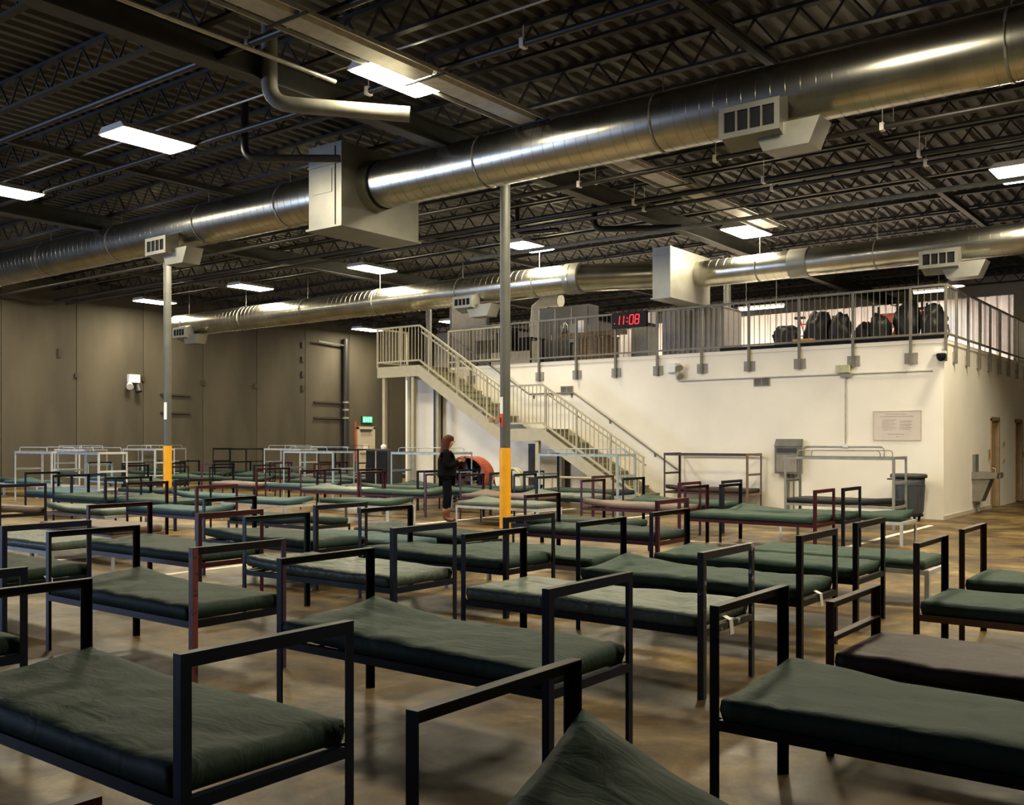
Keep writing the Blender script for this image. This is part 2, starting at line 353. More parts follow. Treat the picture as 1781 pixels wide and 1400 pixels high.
# joint pilaster under the stairs
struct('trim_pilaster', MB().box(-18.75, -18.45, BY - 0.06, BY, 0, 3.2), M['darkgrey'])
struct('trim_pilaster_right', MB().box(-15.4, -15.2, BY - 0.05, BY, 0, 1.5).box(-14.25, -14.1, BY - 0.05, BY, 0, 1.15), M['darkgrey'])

# ------------------------------------------------------------ columns
def column(x, y, label, zb=0.0, guard=True):
    t = thing('steel_column', label, 'column', (x, y, zb))
    part('shaft', MB().cyl((0, 0, 0.012), (0, 0, 6.40 - zb), 0.093, n=24), M['colpaint'], t)
    part('base_plate', MB().box(-0.15, 0.15, -0.15, 0.15, 0, 0.012), M['colpaint'], t)
    part('cap_plate', MB().box(-0.17, 0.17, -0.17, 0.17, 6.40 - zb, 6.42 - zb), M['colpaint'], t)
    if guard:
        part('yellow_guard', MB().cyl((0, 0, 0.014), (0, 0, 1.455), 0.104, n=24), M['yellow'], t)
    return t
c1 = column(-10.85, 13.92, 'grey steel column with yellow guard right of the standing woman')
c2 = column(-21.4, 13.95, 'grey steel column with yellow guard standing left among the far beds')
column(-21.9, 24.0, 'plain grey steel column standing behind the stair platform', guard=False)
column(-11.15, 23.75, 'grey steel column standing on the mezzanine floor', 3.63, False)
# paper and tape fixed to the columns
def on_col(c, z, side, hgt, name, label, m, extra=False):
    a0 = side; me = MB(); n = 6; r = 0.097
    ang = [a0 + (k / n - 0.5) * 0.9 for k in range(n + 1)]
    vs = [(c[0] + r * math.cos(a), c[1] + r * math.sin(a), z) for a in ang] + [(c[0] + r * math.cos(a), c[1] + r * math.sin(a), z + hgt) for a in ang]
    vs += [(c[0] + .093 * math.cos(a), c[1] + .093 * math.sin(a), z) for a in ang] + [(c[0] + .093 * math.cos(a), c[1] + .093 * math.sin(a), z + hgt) for a in ang]
    k = n + 1
    me.add(vs, [(i, i + 1, k + i + 1, k + i) for i in range(n)] + [(2 * k + i + 1, 2 * k + i, 3 * k + i, 3 * k + i + 1) for i in range(n)] + [(0, k, 3 * k, 2 * k), (n, 2 * k + n, 3 * k + n, k + n)])
    return tag(part(name, me, m), label, 'notice')
aim = math.atan2(-13.92, 10.76) - 0.9
p1 = on_col((-10.85, 13.92), 2.07, aim, 0.30, 'paper_notice', 'white paper notice wrapped around the nearer column at head height', M['whiteplastic'])
on_col((-10.85, 13.92), 1.83, aim, 0.24, 'warning_sticker', 'red and white sticker below the paper notice on the nearer column', M['red'])
on_col((-21.4, 13.95), 2.10, math.atan2(-13.95, 21.4) - 0.6, 0.42, 'paper_notice', 'white paper notice on the column at far left', M['whiteplastic'])
v = tag(part('valve_handle', MB().cyl((-10.85 - 0.09, 13.89, 1.96), (-11.06, 13.78, 1.96), 0.018).cyl((-10.93, 13.8, 1.91), (-10.93, 13.8, 2.01), 0.045, n=8).cyl((-11.06, 13.78, 1.91), (-11.06, 13.78, 2.01), 0.045, n=8), M['doorframe']), 'small dark fitting clamped to the left of the nearer column', 'fitting')

# ------------------------------------------------------------ ducts
def duct_mesh(L, r, step=0.2, n=40, ridge=0.004):
    mb = MB(); x = 0.0
    def band(x0, r0, x1, r1):
        vs = [(x0, r0 * math.cos(2 * PI * k / n), r0 * math.sin(2 * PI * k / n)) for k in range(n)] + [(x1, r1 * math.cos(2 * PI * k / n), r1 * math.sin(2 * PI * k / n)) for k in range(n)]
        mb.add(vs, [(k, (k + 1) % n, n + (k + 1) % n, n + k) for k in range(n)], True); return vs
    first = None
    while x < L - 0.01:
        e = min(L, x + step - 0.014); v_ = band(x, r, e, r); first = first or v_[:n]; last = v_[n:]
        if e < L: band(e, r + ridge, min(L, e + 0.014), r + ridge); band(e, r, e, r + ridge); band(min(L, e + 0.014), r + ridge, min(L, e + 0.014), r)
        x += step
    mb.add(first, [tuple(range(n))]); mb.add(last, [tuple(reversed(range(n)))])
    return mb.mesh('spiral_duct')
def duct(parent, x0, x1, y, z, r, nm='duct_run', y1=None):
    dy = 0 if y1 is None else y1 - y; L = math.hypot(x1 - x0, dy)
    o = link(nm, duct_mesh(L, r), M['galv'], parent, (x0, y, z)); o.rotation_euler = (0, 0, math.atan2(dy, x1 - x0)); return o
def register(parent, x, yf, z, wd=0.78, ht=0.36, deep=0.35, facing=-1):
    """supply register on the duct side: sheet metal box, frame and vanes"""
    b = part('register_box', MB().prism([(yf, z - ht / 2), (yf + deep, z - ht / 2 - 0.12), (yf + deep, z + ht / 2 + 0.12), (yf, z + ht / 2)], x - wd / 2, x + wd / 2, 'x'), M['galvbox'], parent)
    fr = MB(); t = 0.05; y0 = yf - 0.03
    fr.box(x - wd / 2 - 0.02, x + wd / 2 + 0.02, y0, yf - 0.001, z + ht / 2 - t, z + ht / 2 + 0.02).box(x - wd / 2 - 0.02, x + wd / 2 + 0.02, y0, yf - 0.001, z - ht / 2 - 0.02, z - ht / 2 + t)
    fr.box(x - wd / 2 - 0.02, x - wd / 2 + t, y0, yf - 0.001, z - ht / 2 + t, z + ht / 2 - t).box(x + wd / 2 - t, x + wd / 2 + 0.02, y0, yf - 0.001, z - ht / 2 + t, z + ht / 2 - t)
    part('register_frame', fr, M['galvbox'], b)
    part('register_opening', MB().box(x - wd / 2 + t, x + wd / 2 - t, yf - 0.006, yf - 0.001, z - ht / 2 + t, z + ht / 2 - t), M['blk'], b)
    for k in range(3):
        xx = x - wd / 2 + t + (wd - 2 * t) * (k + 1) / 4
        part('vane', MB().box(xx - 0.012, xx + 0.012, y0, yf - 0.007, z - ht / 2 + t, z + ht / 2 - t), M['galvbox'], b)
    # lower balancing box
    part('damper_box', MB().prism([(x + 0.12, z - 0.40), (x + 0.72, z - 0.40), (x + 0.86, z - 0.08), (x - 0.02, z - 0.08)], yf + 0.14, yf + 0.55, 'y'), M['galvbox'], parent)
def hangers(parent, xs, y, z, r):
    for x in xs:
        mb = MB().cyl((x, y, z + r + 0.004), (x, y, 6.78), 0.008, n=6)
        n = 20; ring = [(x, y + (r + 0.012) * math.cos(2 * PI * k / n), z + (r + 0.012) * math.sin(2 * PI * k / n)) for k in range(n + 1)]
        for k in range(n): mb.beam(ring[k], ring[k + 1], 0.03, 0.006)
        part('duct_hanger', mb, M['galvbox'], parent)
D1Y, D1Z, D1R = 12.38, 6.118, 0.414
d1 = thing('supply_duct', 'large round galvanised duct crossing the hall near the camera', 'duct', (0, 0, 0))
duct(d1, XW + 0.1, -13.47, D1Y, D1Z, D1R); duct(d1, -12.63, XE - 0.1, D1Y, D1Z, D1R)
part('duct_collar', MB().cyl((-12.63, D1Y, D1Z), (-12.42, D1Y, D1Z), D1R + 0.03, n=36), M['galvbox'], d1)
part('seam_band', MB().cyl((-12.40, D1Y, D1Z), (-12.35, D1Y, D1Z), D1R + 0.012, n=36), M['blk'], d1)
pb = part('plenum_box', MB().box(-13.47, -12.63, 11.61, 13.55, 5.31, 6.77), M['galvbox'], d1)
part('box_flange', MB().box(-13.51, -12.59, 11.57, 13.59, 5.29, 5.325), M['galvbox'], pb)
part('box_seam', MB().box(-13.48, -12.62, 11.588, 11.609, 6.39, 6.42).box(-12.80, -12.78, 11.59, 11.609, 5.33, 6.7), M['galvbox'], pb)
part('access_panel', MB().box(-13.37, -12.87, 11.60, 11.609, 5.92, 6.33), M['galvbox'], pb)
register(d1, -5.2, D1Y - 0.66, 5.68, 0.78, 0.36, 0.3); register(d1, -18.35, D1Y - 0.68, 5.65, 0.7, 0.32, 0.3)
hangers(d1, (-27, -24, -20.8, -17.5, -14.9, -10, -6.8, -2.3, 1, 5), D1Y, D1Z, D1R)
D2Z = 5.668
d2 = thing('supply_duct', 'long round galvanised duct passing above the stairs and mezzanine', 'duct', (0, 0, 0))
duct(d2, -30.8, -13.8, 20.56, D2Z, 0.378); duct(d2, -13.82, -11.45, 20.56, D2Z, 0.342, 'duct_offset', 21.5)
duct(d2, -10.98, XE - 0.1, 21.78, D2Z - 0.03, 0.315)
part('end_cap', MB().cyl((-30.87, 20.56, D2Z), (-30.8, 20.56, D2Z), 0.387, n=36), M['galvbox'], d2)
part('duct_joint', MB().cyl((-14.0, 20.56, D2Z), (-13.6, 20.6, D2Z), 0.392, n=36), M['galvbox'], d2)
part('duct_joint', MB().cyl((-8.64, 21.78, D2Z - .03), (-8.2, 21.78, D2Z - .03), 0.333, n=36), M['galvbox'], d2)
pb = part('plenum_box', MB().box(-11.45, -10.98, 20.34, 22.4, 4.93, 6.12), M['galvbox'], d2)
part('box_flange', MB().box(-11.49, -10.94, 20.30, 22.44, 4.91, 4.94).box(-11.47, -10.96, 20.318, 20.339, 5.93, 5.95), M['galvbox'], pb)
register(d2, -29.9, 20.56 - 0.6, 5.33, 0.7, 0.32); register(d2, -17.0, 20.56 - 0.6, 5.28, 0.63, 0.27); register(d2, -5.3, 21.78 - 0.55, 5.31, 0.72, 0.32)
hangers(d2, (-30.2, -27, -23.9, -20.7, -17.5, -14.9), 20.56, D2Z, 0.378); hangers(d2, (-9.4, -6.7, -3.6), 21.78, D2Z - .03, 0.315)

# ------------------------------------------------------------ pipes, conduit, heater under the roof
def pipe(name, pts, r, m, label, cat='pipe', rad=None, straps=()):
    t = thing(name, label, cat, pts[0])
    t0 = Vector(pts[0]); mb = MB().tube([Vector(p) - t0 for p in pts], r, 12, rad)
    part('pipe_run', mb, m, t)
    for s in straps:
        q = Vector(s) - t0
        part('pipe_hanger', MB().cyl(q + Vector((0, 0, r)), (q.x, q.y, 6.78 - t0.z), 0.008, n=6).box(q.x - 0.03, q.x + 0.03, q.y - r - 0.01, q.y + r + 0.01, q.z - r - 0.01, q.z + r + 0.015), M['whiteplastic'], t)
    return t
def rng(a, b, s):
    out = []; x = a
    while x < b: out.append(x); x += s
    return out
for yy, zz, r, lb in ((7.74, 6.57, 0.05, 'black sprinkler main nearest the camera, under the roof'), (9.8, 6.55, 0.045, 'black sprinkler pipe just beyond the brightest ceiling light'),
                      (15.2, 6.34, 0.045, 'black pipe under the roof behind the large duct'), (15.75, 6.5, 0.03, 'thin grey pipe running beside the black pipe behind the duct'),
                      (17.6, 6.33, 0.04, 'black pipe under the roof above the mezzanine front'), (17.2, 6.4, 0.05, 'dark pipe above the mezzanine rail near the second duct')):
    pipe('sprinkler_pipe' if r > 0.035 else 'utility_pipe', [(XW + 0.2, yy, zz), (XE - 0.2, yy, zz)], r, M['darkpipe'] if r > 0.035 else M['conduit'], lb,
         straps=[(x, yy, zz) for x in rng(-10.1, 4, 2.75)])
pipe('roof_drain_pipe', [(-10.6, 8.45, 7.2), (-10.6, 8.45, 6.12), (-9.3, 9.8, 6.06)], 0.108, M['palepipe'], 'thick pale elbow pipe hanging left of the brightest ceiling light', rad=0.28)
pipe('roof_drain_pipe', [(-13.3, 10.1, 7.2), (-13.3, 10.1, 6.23), (-12.0, 11.0, 6.2)], 0.063, M['darkpipe'], 'black elbow pipe above the duct plenum box', rad=0.2)
pipe('roof_drain_pipe', [(-12.15, 18.9, 7.2), (-12.15, 18.9, 6.41), (-10.35, 19.7, 6.35)], 0.07, M['darkpipe'], 'black elbow pipe hanging above the second duct', rad=0.2)
pipe('roof_drain_pipe', [(-13.9, 18.3, 7.2), (-13.9, 18.3, 6.44), (-12.8, 18.4, 6.4)], 0.054, M['darkpipe'], 'smaller black elbow pipe left of the long reflector strip end', rad=0.15)
pipe('conduit', [(XW + 0.2, 9.3, 6.73), (4, 9.3, 6.73)], 0.018, M['conduit'], 'thin bright conduit feeding the near row of ceiling lights', 'conduit')
pipe('conduit', [(XW + 0.2, 20.07, 6.73), (4, 20.07, 6.73)], 0.018, M['conduit'], 'thin bright conduit feeding the far row of ceiling lights', 'conduit')
pipe('conduit', [(-15.75, 18.8, 6.12), (-2.7, 18.8, 6.12)], 0.045, M['palepipe'], 'pale grey pipe running just above the mezzanine and second duct', 'pipe')
pipe('conduit', [(-9.8, -2, 6.36), (-9.8, 8.9, 6.36)], 0.028, M['conduit'], 'thin pale pipe running from overhead to the brightest ceiling light', 'pipe')
ht = thing('ceiling_heater', 'long pale reflector strip hanging lengthwise under the roof, lights at its ends', 'heater', (-8.95, 2.7, 6.45))
for k in range(8):
    part('reflector_panel', MB().prism([(-0.16, 0.0), (0.16, 0.0), (0.22, 0.10), (0.20, 0.11), (0.15, 0.02), (-0.15, 0.02), (-0.20, 0.11), (-0.22, 0.10)], k * 2.34 + 0.03, k * 2.34 + 2.31, 'y'), M['reflector'], ht)
    part('cross_bracket', MB().box(-0.36, 0.36, k * 2.34 - 0.02, k * 2.34 + 0.02, -0.02, 0.0).cyl((0, k * 2.34, 0.03), (0, k * 2.34, 0.33), 0.008, n=6), M['joist'], ht)
for sx in (-0.31, 0.29):
    part('side_rail', MB().box(sx, sx + 0.025, -0.1, 18.8, -0.0, 0.05), M['reflector'], ht)

# ------------------------------------------------------------ ceiling lights
lm_h = MB().prism([(-0.38, 0.0), (0.38, 0.0), (0.28, 0.10), (-0.28, 0.10)], -0.66, 0.66, 'y').mesh('housing')
lm_d = MB().prism([(-0.36, -0.62), (-0.30, -0.65), (0.30, -0.65), (0.36, -0.62), (0.36, 0.62), (0.30, 0.65), (-0.30, 0.65), (-0.36, 0.62)], -0.014, -0.001).mesh('diffuser')
lm_w = MB().cyl((0, -0.4, 0.10), (0, -0.4, 0.31), 0.006, n=6).cyl((0, 0.4, 0.10), (0, 0.4, 0.31), 0.006, n=6).mesh('hanging_wire')
def lamp(x, y, label, z=6.5, power=1.0):
    t = thing('ceiling_light', label, 'light', (x, y, z), group='high bay lights in rows')
    link('housing', lm_h, M['whiteplastic'], t); link('diffuser', lm_d, M['diffuser'], t); link('hanging_wire', lm_w, M['conduit'], t)
    area('bay_light_beam', (x, y, z - 0.02), 0.68, 1.26, LAMP * power, LAMP_COL)
for x, y, lb in ((-9.27, 9.63, 'brightest ceiling light, beside the thick pale elbow pipe'), (-14.5, 9.1, 'second brightest ceiling light, between the brightest and the left edge'),
                 (-19.7, 9.2, 'ceiling light cut by the left edge of the photo'), (-3.8, 9.2, 'added ceiling light directly overhead, unseen out of frame'), (1.6, 9.2, 'added ceiling light, unseen out of frame on the right'),  # last two here are out of frame, added for their light
                 (-31.3, 19.9, 'leftmost small ceiling light beside the left column'), (-25.9, 19.9, 'small ceiling light, second from the left in the far row'),
                 (-20.35, 19.9, 'small ceiling light, third from the left in the far row'), (-14.85, 20.0, 'small ceiling light just right of the nearer column'),
                 (-9.7, 21.7, 'ceiling light at the far end of the pale reflector strip'), (-3.6, 20.0, 'ceiling light cut by the right edge of the photo'),
                 (-31.7, 30.7, 'distant ceiling light left of the stair platform'), (-26.8, 31.0, 'distant ceiling light behind the stair platform'),
                 (-31.3, 13.45, 'added unseen ceiling light behind the near duct, far left'), (-25.9, 13.45, 'added unseen ceiling light behind the near duct, left'), (-20.3, 13.45, 'added unseen ceiling light behind the near duct above the left column'),  # from here on all unseen, added so the white wall gets brighter
                 (-14.7, 13.45, 'added unseen ceiling light behind the duct plenum box'), (-9.3, 13.45, 'added unseen ceiling light behind the near duct, right of the nearer column'), (-3.7, 13.45, 'added unseen ceiling light behind the near duct, right'), (2.0, 20.0, 'added unseen ceiling light right of the frame in the far row'), (1.6, 13.45, 'added unseen ceiling light beyond the duct out of frame right'),
                 (-25.9, 25.4, 'added unseen ceiling light behind the far duct, left'), (-20.3, 25.4, 'added unseen ceiling light behind the far duct above the stairs'), (-14.8, 25.4, 'added unseen ceiling light behind the far duct above the clock')):
    lamp(x, y, lb)
def strip(x, y, z, L, label, rz=0.0, zt=7.27):
    t = thing('strip_light', label, 'light', (x, y, z), rz)
    part('housing', MB().box(-L / 2, L / 2, -0.06, 0.06, 0.03, 0.09), M['whiteplastic'], t)
    part('lamp_tube', MB().cyl((-L / 2 + 0.02, -0.0, 0.0), (L / 2 - 0.02, -0.0, 0.0), 0.028, n=10), M['tube'], t)
    part('hanging_wire', MB().cyl((-L / 3, 0, 0.09), (-L / 3, 0, zt - z), 0.006, n=6).cyl((L / 3, 0, 0.09), (L / 3, 0, zt - z), 0.006, n=6), M['conduit'], t)
    area('strip_light_beam', (x, y, z - 0.05), L, 0.1, 130, (1.0, 0.84, 0.74), (0, 0, rz))
strip(-11.7, 27.2, 5.45, 1.4, 'glowing tube light above the white corrugated wall on the mezzanine')
strip(-7.25, 28.0, 5.62, 0.8, 'short glowing light above the black bag heap at the mezzanine corner')
wl = thing('work_lamp', 'round glowing work lamp hanging above the mezzanine corner', 'light', (-6.35, 27.0, 5.55))
part('lamp_hood', MB().lathe([(0.06, 0.28), (0.10, 0.24), (0.24, 0.06), (0.25, 0.0)], 20), M['steel'], wl)
part('lamp_bulb', MB().lathe([(0.001, 0.05), (0.20, 0.04), (0.22, 0.01), (0.001, -0.04)], 20), M['tube'], wl)
part('hanging_rod', MB().cyl((0, 0, 0.27), (0, 0, 1.72), 0.012, n=6), M['conduit'], wl)

# ------------------------------------------------------------ railings and stairs
def railing(name, label, segs, zb, zt, post_x, m, bal=0.12, brail=True, plates=None, drop=0.0):
    """segs: list of (p0, p1) ground points with z of walking surface; balusters are parts"""
    t = thing(name, label, 'railing', segs[0][0])
    o = Vector(segs[0][0])
    cache = {}
    for (a, b) in segs:
        a = Vector(a) - o; b = Vector(b) - o
        part('top_rail', MB().beam(a + Vector((0, 0, zt)), b + Vector((0, 0, zt)), 0.045, 0.045), m, t)
        if brail: part('bottom_rail', MB().beam(a + Vector((0, 0, zb)), b + Vector((0, 0, zb)), 0.04, 0.04), m, t)
        n = max(1, int((b - a).length / bal))
        for k in range(1, n):
            p = a.lerp(b, k / n); key = 'b'
            if key not in cache: cache[key] = MB().box(-0.006, 0.006, -0.006, 0.006, zb + 0.015, zt - 0.02).mesh('baluster')
            link('baluster', cache[key], m, t, p)
    for p in post_x:
        q = Vector(p) - o
        part('post', MB().box(q.x - 0.025, q.x + 0.025, q.y - 0.025, q.y + 0.025, q.z - drop, q.z + zt + 0.02), m, t)
        if plates == 'front':
            part('fixing_plate', MB().box(q.x - 0.13, q.x + 0.13, q.y + 0.026, q.y + 0.05, q.z - drop + 0.02, q.z - drop + 0.24), M['plate'], t)
        if plates == 'side':
            part('fixing_plate', MB().box(q.x - 0.05, q.x - 0.026, q.y - 0.10, q.y + 0.10, q.z - drop + 0.02, q.z - drop + 0.24), M['plate'], t)
    return t
PY = BY - 0.05
px = [-5.72 - 1.167 * k for k in range(12)]
railing('mezzanine_railing', 'grey metal railing along the front edge of the mezzanine', [((-18.1, PY, 3.63), (-5.08, PY, 3.63))], 0.10, 1.07, [(x, PY, 3.63) for x in px if x > -18.2], M['rail'], 0.125, plates='front', drop=0.50)
sy = [BY - 0.03 + 0.0] + [21.6 + 1.05 * k for k in range(9)]
railing('mezzanine_railing', 'grey metal railing along the side of the mezzanine above the doors', [((BX1 + 0.05, PY, 3.63), (BX1 + 0.05, 31.0, 3.63))], 0.10, 1.07, [(BX1 + 0.05, y, 3.63) for y in sy], M['rail'], 0.125, plates='side', drop=0.46)
SY0, SY1 = 19.5, 20.68
PZ, LZ = 3.63, 1.88
XA, XB, XC, XD, XP = -19.75, -18.15, -15.35, -14.05, -11.15      # platform, flight, landing, flight
st = thing('staircase', 'cream metal staircase with landing rising left to the mezzanine', 'staircase', (XP, SY0, 0))
O = Vector((XP, SY0, 0))
def sp(x, y, z): return (x - O.x, y - O.y, z - O.z)
def stringer(y):
    h = 0.30; up = [(XA, PZ), (XB, PZ), (XC, LZ), (XD, LZ), (XP, 0.10)]; 
    lo = [(XA, PZ - h), (XB - 0.06, PZ - h), (XC - 0.08, LZ - h), (XD - 0.06, LZ - h), (XP - 0.35, 0.0), (XP, 0.0)]
    poly = [(a - O.x, b) for a, b in up] + [(a - O.x, b) for a, b in reversed(lo)]
    mb = MB()
    quads = [((up[i], up[i + 1]), (lo[i], lo[i + 1])) for i in range(3)]
    for (u0, u1), (l0, l1) in quads:
        mb.prism([(l0[0] - O.x, l0[1]), (l1[0] - O.x, l1[1]), (u1[0] - O.x, u1[1]), (u0[0] - O.x, u0[1])], y - O.y, y - O.y + 0.03, 'y')
    mb.prism([(lo[3][0] - O.x, lo[3][1]), (lo[4][0] - O.x, lo[4][1]), (lo[5][0] - O.x, lo[5][1]), (up[4][0] - O.x, up[4][1]), (up[3][0] - O.x, up[3][1])], y - O.y, y - O.y + 0.03, 'y')
    return part('stringer', mb, M['stair'], st)
stringer(SY0); stringer(SY1 - 0.03)
def plat(x0, x1, z): part('landing_plate', MB().box(x0 - O.x, x1 - O.x, 0.035, SY1 - O.y - 0.035, z - 0.06, z - 0.005), M['tread'], st)
plat(XA, XB, PZ); plat(XC, XD, LZ)
part('landing_bridge', MB().box(XA - O.x, XB - O.x, SY1 - O.y, BY - 0.03 - O.y, PZ - 0.06, PZ - 0.005), M['tread'], st)
def flight(x0, z0, x1, z1, n):
    dx = (x1 - x0) / n; dz = (z0 - z1) / (n + 1)
    for k in range(n):
        x = x0 + dx * k; z = z0 - dz * (k + 1)
        part('tread', MB().box(x - O.x, x + dx + 0.02 - O.x, 0.035, SY1 - O.y - 0.035, z - 0.045, z), M['tread'], st)
        part('riser', MB().box(x - O.x - 0.012, x - O.x, 0.035, SY1 - O.y - 0.035, z, z + dz - 0.046), M['tread'], st)
flight(XB, PZ, XC, LZ, 9); flight(XD, LZ, XP, 0.0, 10)
for x, z in ((XA + 0.15, PZ), (XB - 0.35, PZ), (XD - 0.25, LZ)):
    for y in (SY0 + 0.05, SY1 - 0.12):
        part('support_post', MB().box(x - O.x, x - O.x + 0.10, y - O.y, y - O.y + 0.10, 0.01, z - 0.06 if y > SY0 + 1 else z - 0.301), M['stair'], st)
# stair railing (outer side), its own thing
yr = SY0 + 0.015
sr = thing('stair_railing', 'cream railing with thin balusters on the open side of the stairs', 'railing', (XP, yr, 0))
O2 = Vector((XP, yr, 0))
path = [(XA, PZ), (XB, PZ), (XC, LZ), (XD, LZ), (XP - 0.05, 0.12)]
def pz(x):
    for (a, za), (b, zb_) in zip(path, path[1:]):
        if a <= x <= b: return za + (zb_ - za) * (x - a) / (b - a)
    return path[-1][1]
for (a, za), (b, zb_) in zip(path, path[1:]):
    for nm, h, s in (('top_rail', 1.07, 0.045), ('bottom_rail', 0.13, 0.045), ('grab_rail', 0.90, 0.035)):
        off = -0.07 if nm == 'grab_rail' else 0
        if nm == 'grab_rail' and za == zb_: continue
        part(nm, MB().beam((a - O2.x, -off, za + h), (b - O2.x, -off, zb_ + h), s, s), M['stair'], sr)
bm_ = MB().box(-0.008, 0.008, -0.008, 0.008, 0.15, 1.05).mesh('baluster')
x = XA + 0.12
while x < XP - 0.1:
    link('baluster', bm_, M['stair'], sr, (x - O2.x, 0, pz(x))); x += 0.12
for x in (XA, -18.85, XB + 0.35, XB + 1.35, XB + 2.35, XC + 0.25, XD + 0.1, XD + 1.0, XD + 1.95, XP - 0.08):
    part('post', MB().box(x - O2.x - 0.02, x - O2.x + 0.02, -0.02, 0.02, pz(x) - 0.02, pz(x) + 1.09), M['stair'], sr)
railing('platform_railing', 'cream railing across the left end of the stair platform', [((XA + 0.02, SY0 + 0.06, PZ), (XA + 0.02, BY - 0.1, PZ))], 0.13, 1.07, [(XA + 0.02, BY - 0.1, PZ)], M['stair'], 0.12)
railing('platform_railing', 'cream railing on the mezzanine edge just behind the stair top', [((-18.1, SY1 - 0.02, PZ), (-16.2, SY1 - 0.02, PZ))], 0.13, 1.0, [(-18.1, SY1 - 0.02, PZ), (-16.2, SY1 - 0.02, PZ)], M['stair'], 0.12)
# wall handrail
wh = thing('wall_handrail', 'grey handrail fixed to the white wall beside the stairs', 'handrail', (XP, BY - 0.08, 0))
hp = [(XB, PZ + 0.9), (XC, LZ + 0.9), (XD, LZ + 0.9), (XP + 0.6, 0.55 + 0.0)]
hp = [(XB, PZ + 0.9), (XC, LZ + 0.92), (XD + 0.1, LZ + 0.92), (XP + 0.15, 0.90)]
part('rail', MB().tube([(a - XP, 0, z) for a, z in hp] , 0.022, 8), M['rail'], wh)
for k in range(7):
    t_ = (k + 0.5) / 7; i = int(t_ * 3); f_ = t_ * 3 - i
    a = hp[i][0] + (hp[i + 1][0] - hp[i][0]) * f_; z = hp[i][1] + (hp[i + 1][1] - hp[i][1]) * f_
    part('bracket', MB().beam((a - XP, 0, z), (a - XP, 0.075, z - 0.07), 0.02, 0.02).box(a - XP - 0.03, a - XP + 0.03, 0.07, 0.079, z - 0.12, z - 0.03), M['rail'], wh)
gr = thing('guard_bar', 'low white bar on posts in front of the space under the stairs', 'barrier', (-16.2, 19.42, 0))
part('bar', MB().cyl((0, 0, 0.70), (3.7, 0, 0.70), 0.03, n=10), M['stair'], gr)
for x in (0.05, 1.3, 2.5, 3.65):
    part('post', MB().cyl((x, 0, 0.0), (x, 0, 0.69), 0.025, n=8), M['stair'], gr)

# ------------------------------------------------------------ fixtures on the white walls
WY = BY  # front face
def vent(x, z, label):
    t = thing('wall_vent', label, 'vent', (x, WY, z), group=None)
    part('frame', MB().box(-0.19, 0.19, -0.02, -0.001, -0.10, -0.08).box(-0.19, 0.19, -0.02, -0.001, 0.08, 0.10).box(-0.19, -0.17, -0.02, -0.001, -0.08, 0.08).box(0.17, 0.19, -0.02, -0.001, -0.08, 0.08).box(-0.01, 0.01, -0.02, -0.001, -0.08, 0.08), M['plate'], t)
    part('backing', MB().box(-0.17, 0.17, -0.004, -0.001, -0.08, 0.08), M['blk'], t)
    for k in range(6):
        part('slat', MB().box(-0.17, 0.17, -0.016, -0.006, -0.07 + k * 0.026, -0.058 + k * 0.026), M['plate'], t)
vent(-8.93, 2.90, 'small grey louvred vent on the white wall under the mezzanine rail, right')
vent(-14.2, 2.88, 'small grey louvred vent on the white wall above the stair landing')
sg = thing('information_board', 'faint pale notice board with small illegible lines on the white wall', 'sign', (-6.0, WY, 1.60))
part('board', MB().box(-0.46, 0.46, -0.012, -0.001, 0, 0.58), M['signface'], sg)
part('border', MB().box(-0.48, 0.48, -0.016, -0.002, -0.02, 0.0).box(-0.48, 0.48, -0.016, -0.002, 0.58, 0.60).box(-0.48, -0.46, -0.016, -0.002, 0, 0.58).box(0.46, 0.48, -0.016, -0.002, 0, 0.58), M['cream'], sg)
tl = MB()
for x0, x1, z in ((-0.24, 0.20, 0.52), (-0.34, 0.32, 0.475), (-0.30, -0.02, 0.40), (-0.30, -0.06, 0.36), (-0.30, -0.02, 0.32), (-0.30, -0.08, 0.28), (-0.30, -0.03, 0.24), (-0.29, -0.09, 0.20),
                  (0.06, 0.30, 0.38), (0.06, 0.28, 0.35), (0.06, 0.30, 0.31), (0.06, 0.27, 0.28), (0.06, 0.29, 0.24), (0.06, 0.26, 0.21), (-0.18, 0.14, 0.11), (-0.02, 0.03, 0.06)):
    tl.box(x0, x1, -0.0135, -0.0125, z, z + 0.014)
tlo = part('faint_lines', tl, M['signink'], sg)
eb = thing('electrical_panel', 'grey electrical box with conduit below on the white wall', 'panel', (-8.27, WY, 0.86))
part('cabinet', MB().box(-0.27, 0.27, -0.22, -0.001, 0.0, 0.60), M['panelgrey'], eb)
part('sloped_hood', MB().prism([(-0.24, 0.60), (-0.001, 0.60), (-0.001, 0.76), (-0.12, 0.76)], -0.28, 0.28, 'x'), M['panelgrey'], eb)
part('door', MB().box(-0.23, 0.23, -0.235, -0.221, 0.04, 0.42), M['plate'], eb)
part('dark_slot', MB().box(-0.22, 0.22, -0.232, -0.221, 0.47, 0.56), M['darkgrey'], eb)
part('conduit_drop', MB().cyl((-0.02, -0.08, 0.0), (-0.02, -0.08, -0.84), 0.035, n=10).cyl((0.10, -0.06, 0.0), (0.10, -0.06, -0.84), 0.018, n=8), M['panelgrey'], eb)
jb = thing('junction_box', 'pale yellow junction box where wall conduits meet under the railing', 'electrical box', (-7.08, WY, 3.02))
part('box', MB().box(-0.14, 0.14, -0.14, -0.001, 0, 0.16), M['hose'], jb)
part('lower_box', MB().box(-0.06, 0.16, -0.09, -0.001, -0.09, -0.001), M['plate'], jb)
pipe('conduit', [(-7.05, WY - 0.03, 2.92), (-7.05, WY - 0.03, 1.50)], 0.016, M['conduit'], 'thin conduit dropping down the white wall from the junction box', 'conduit')
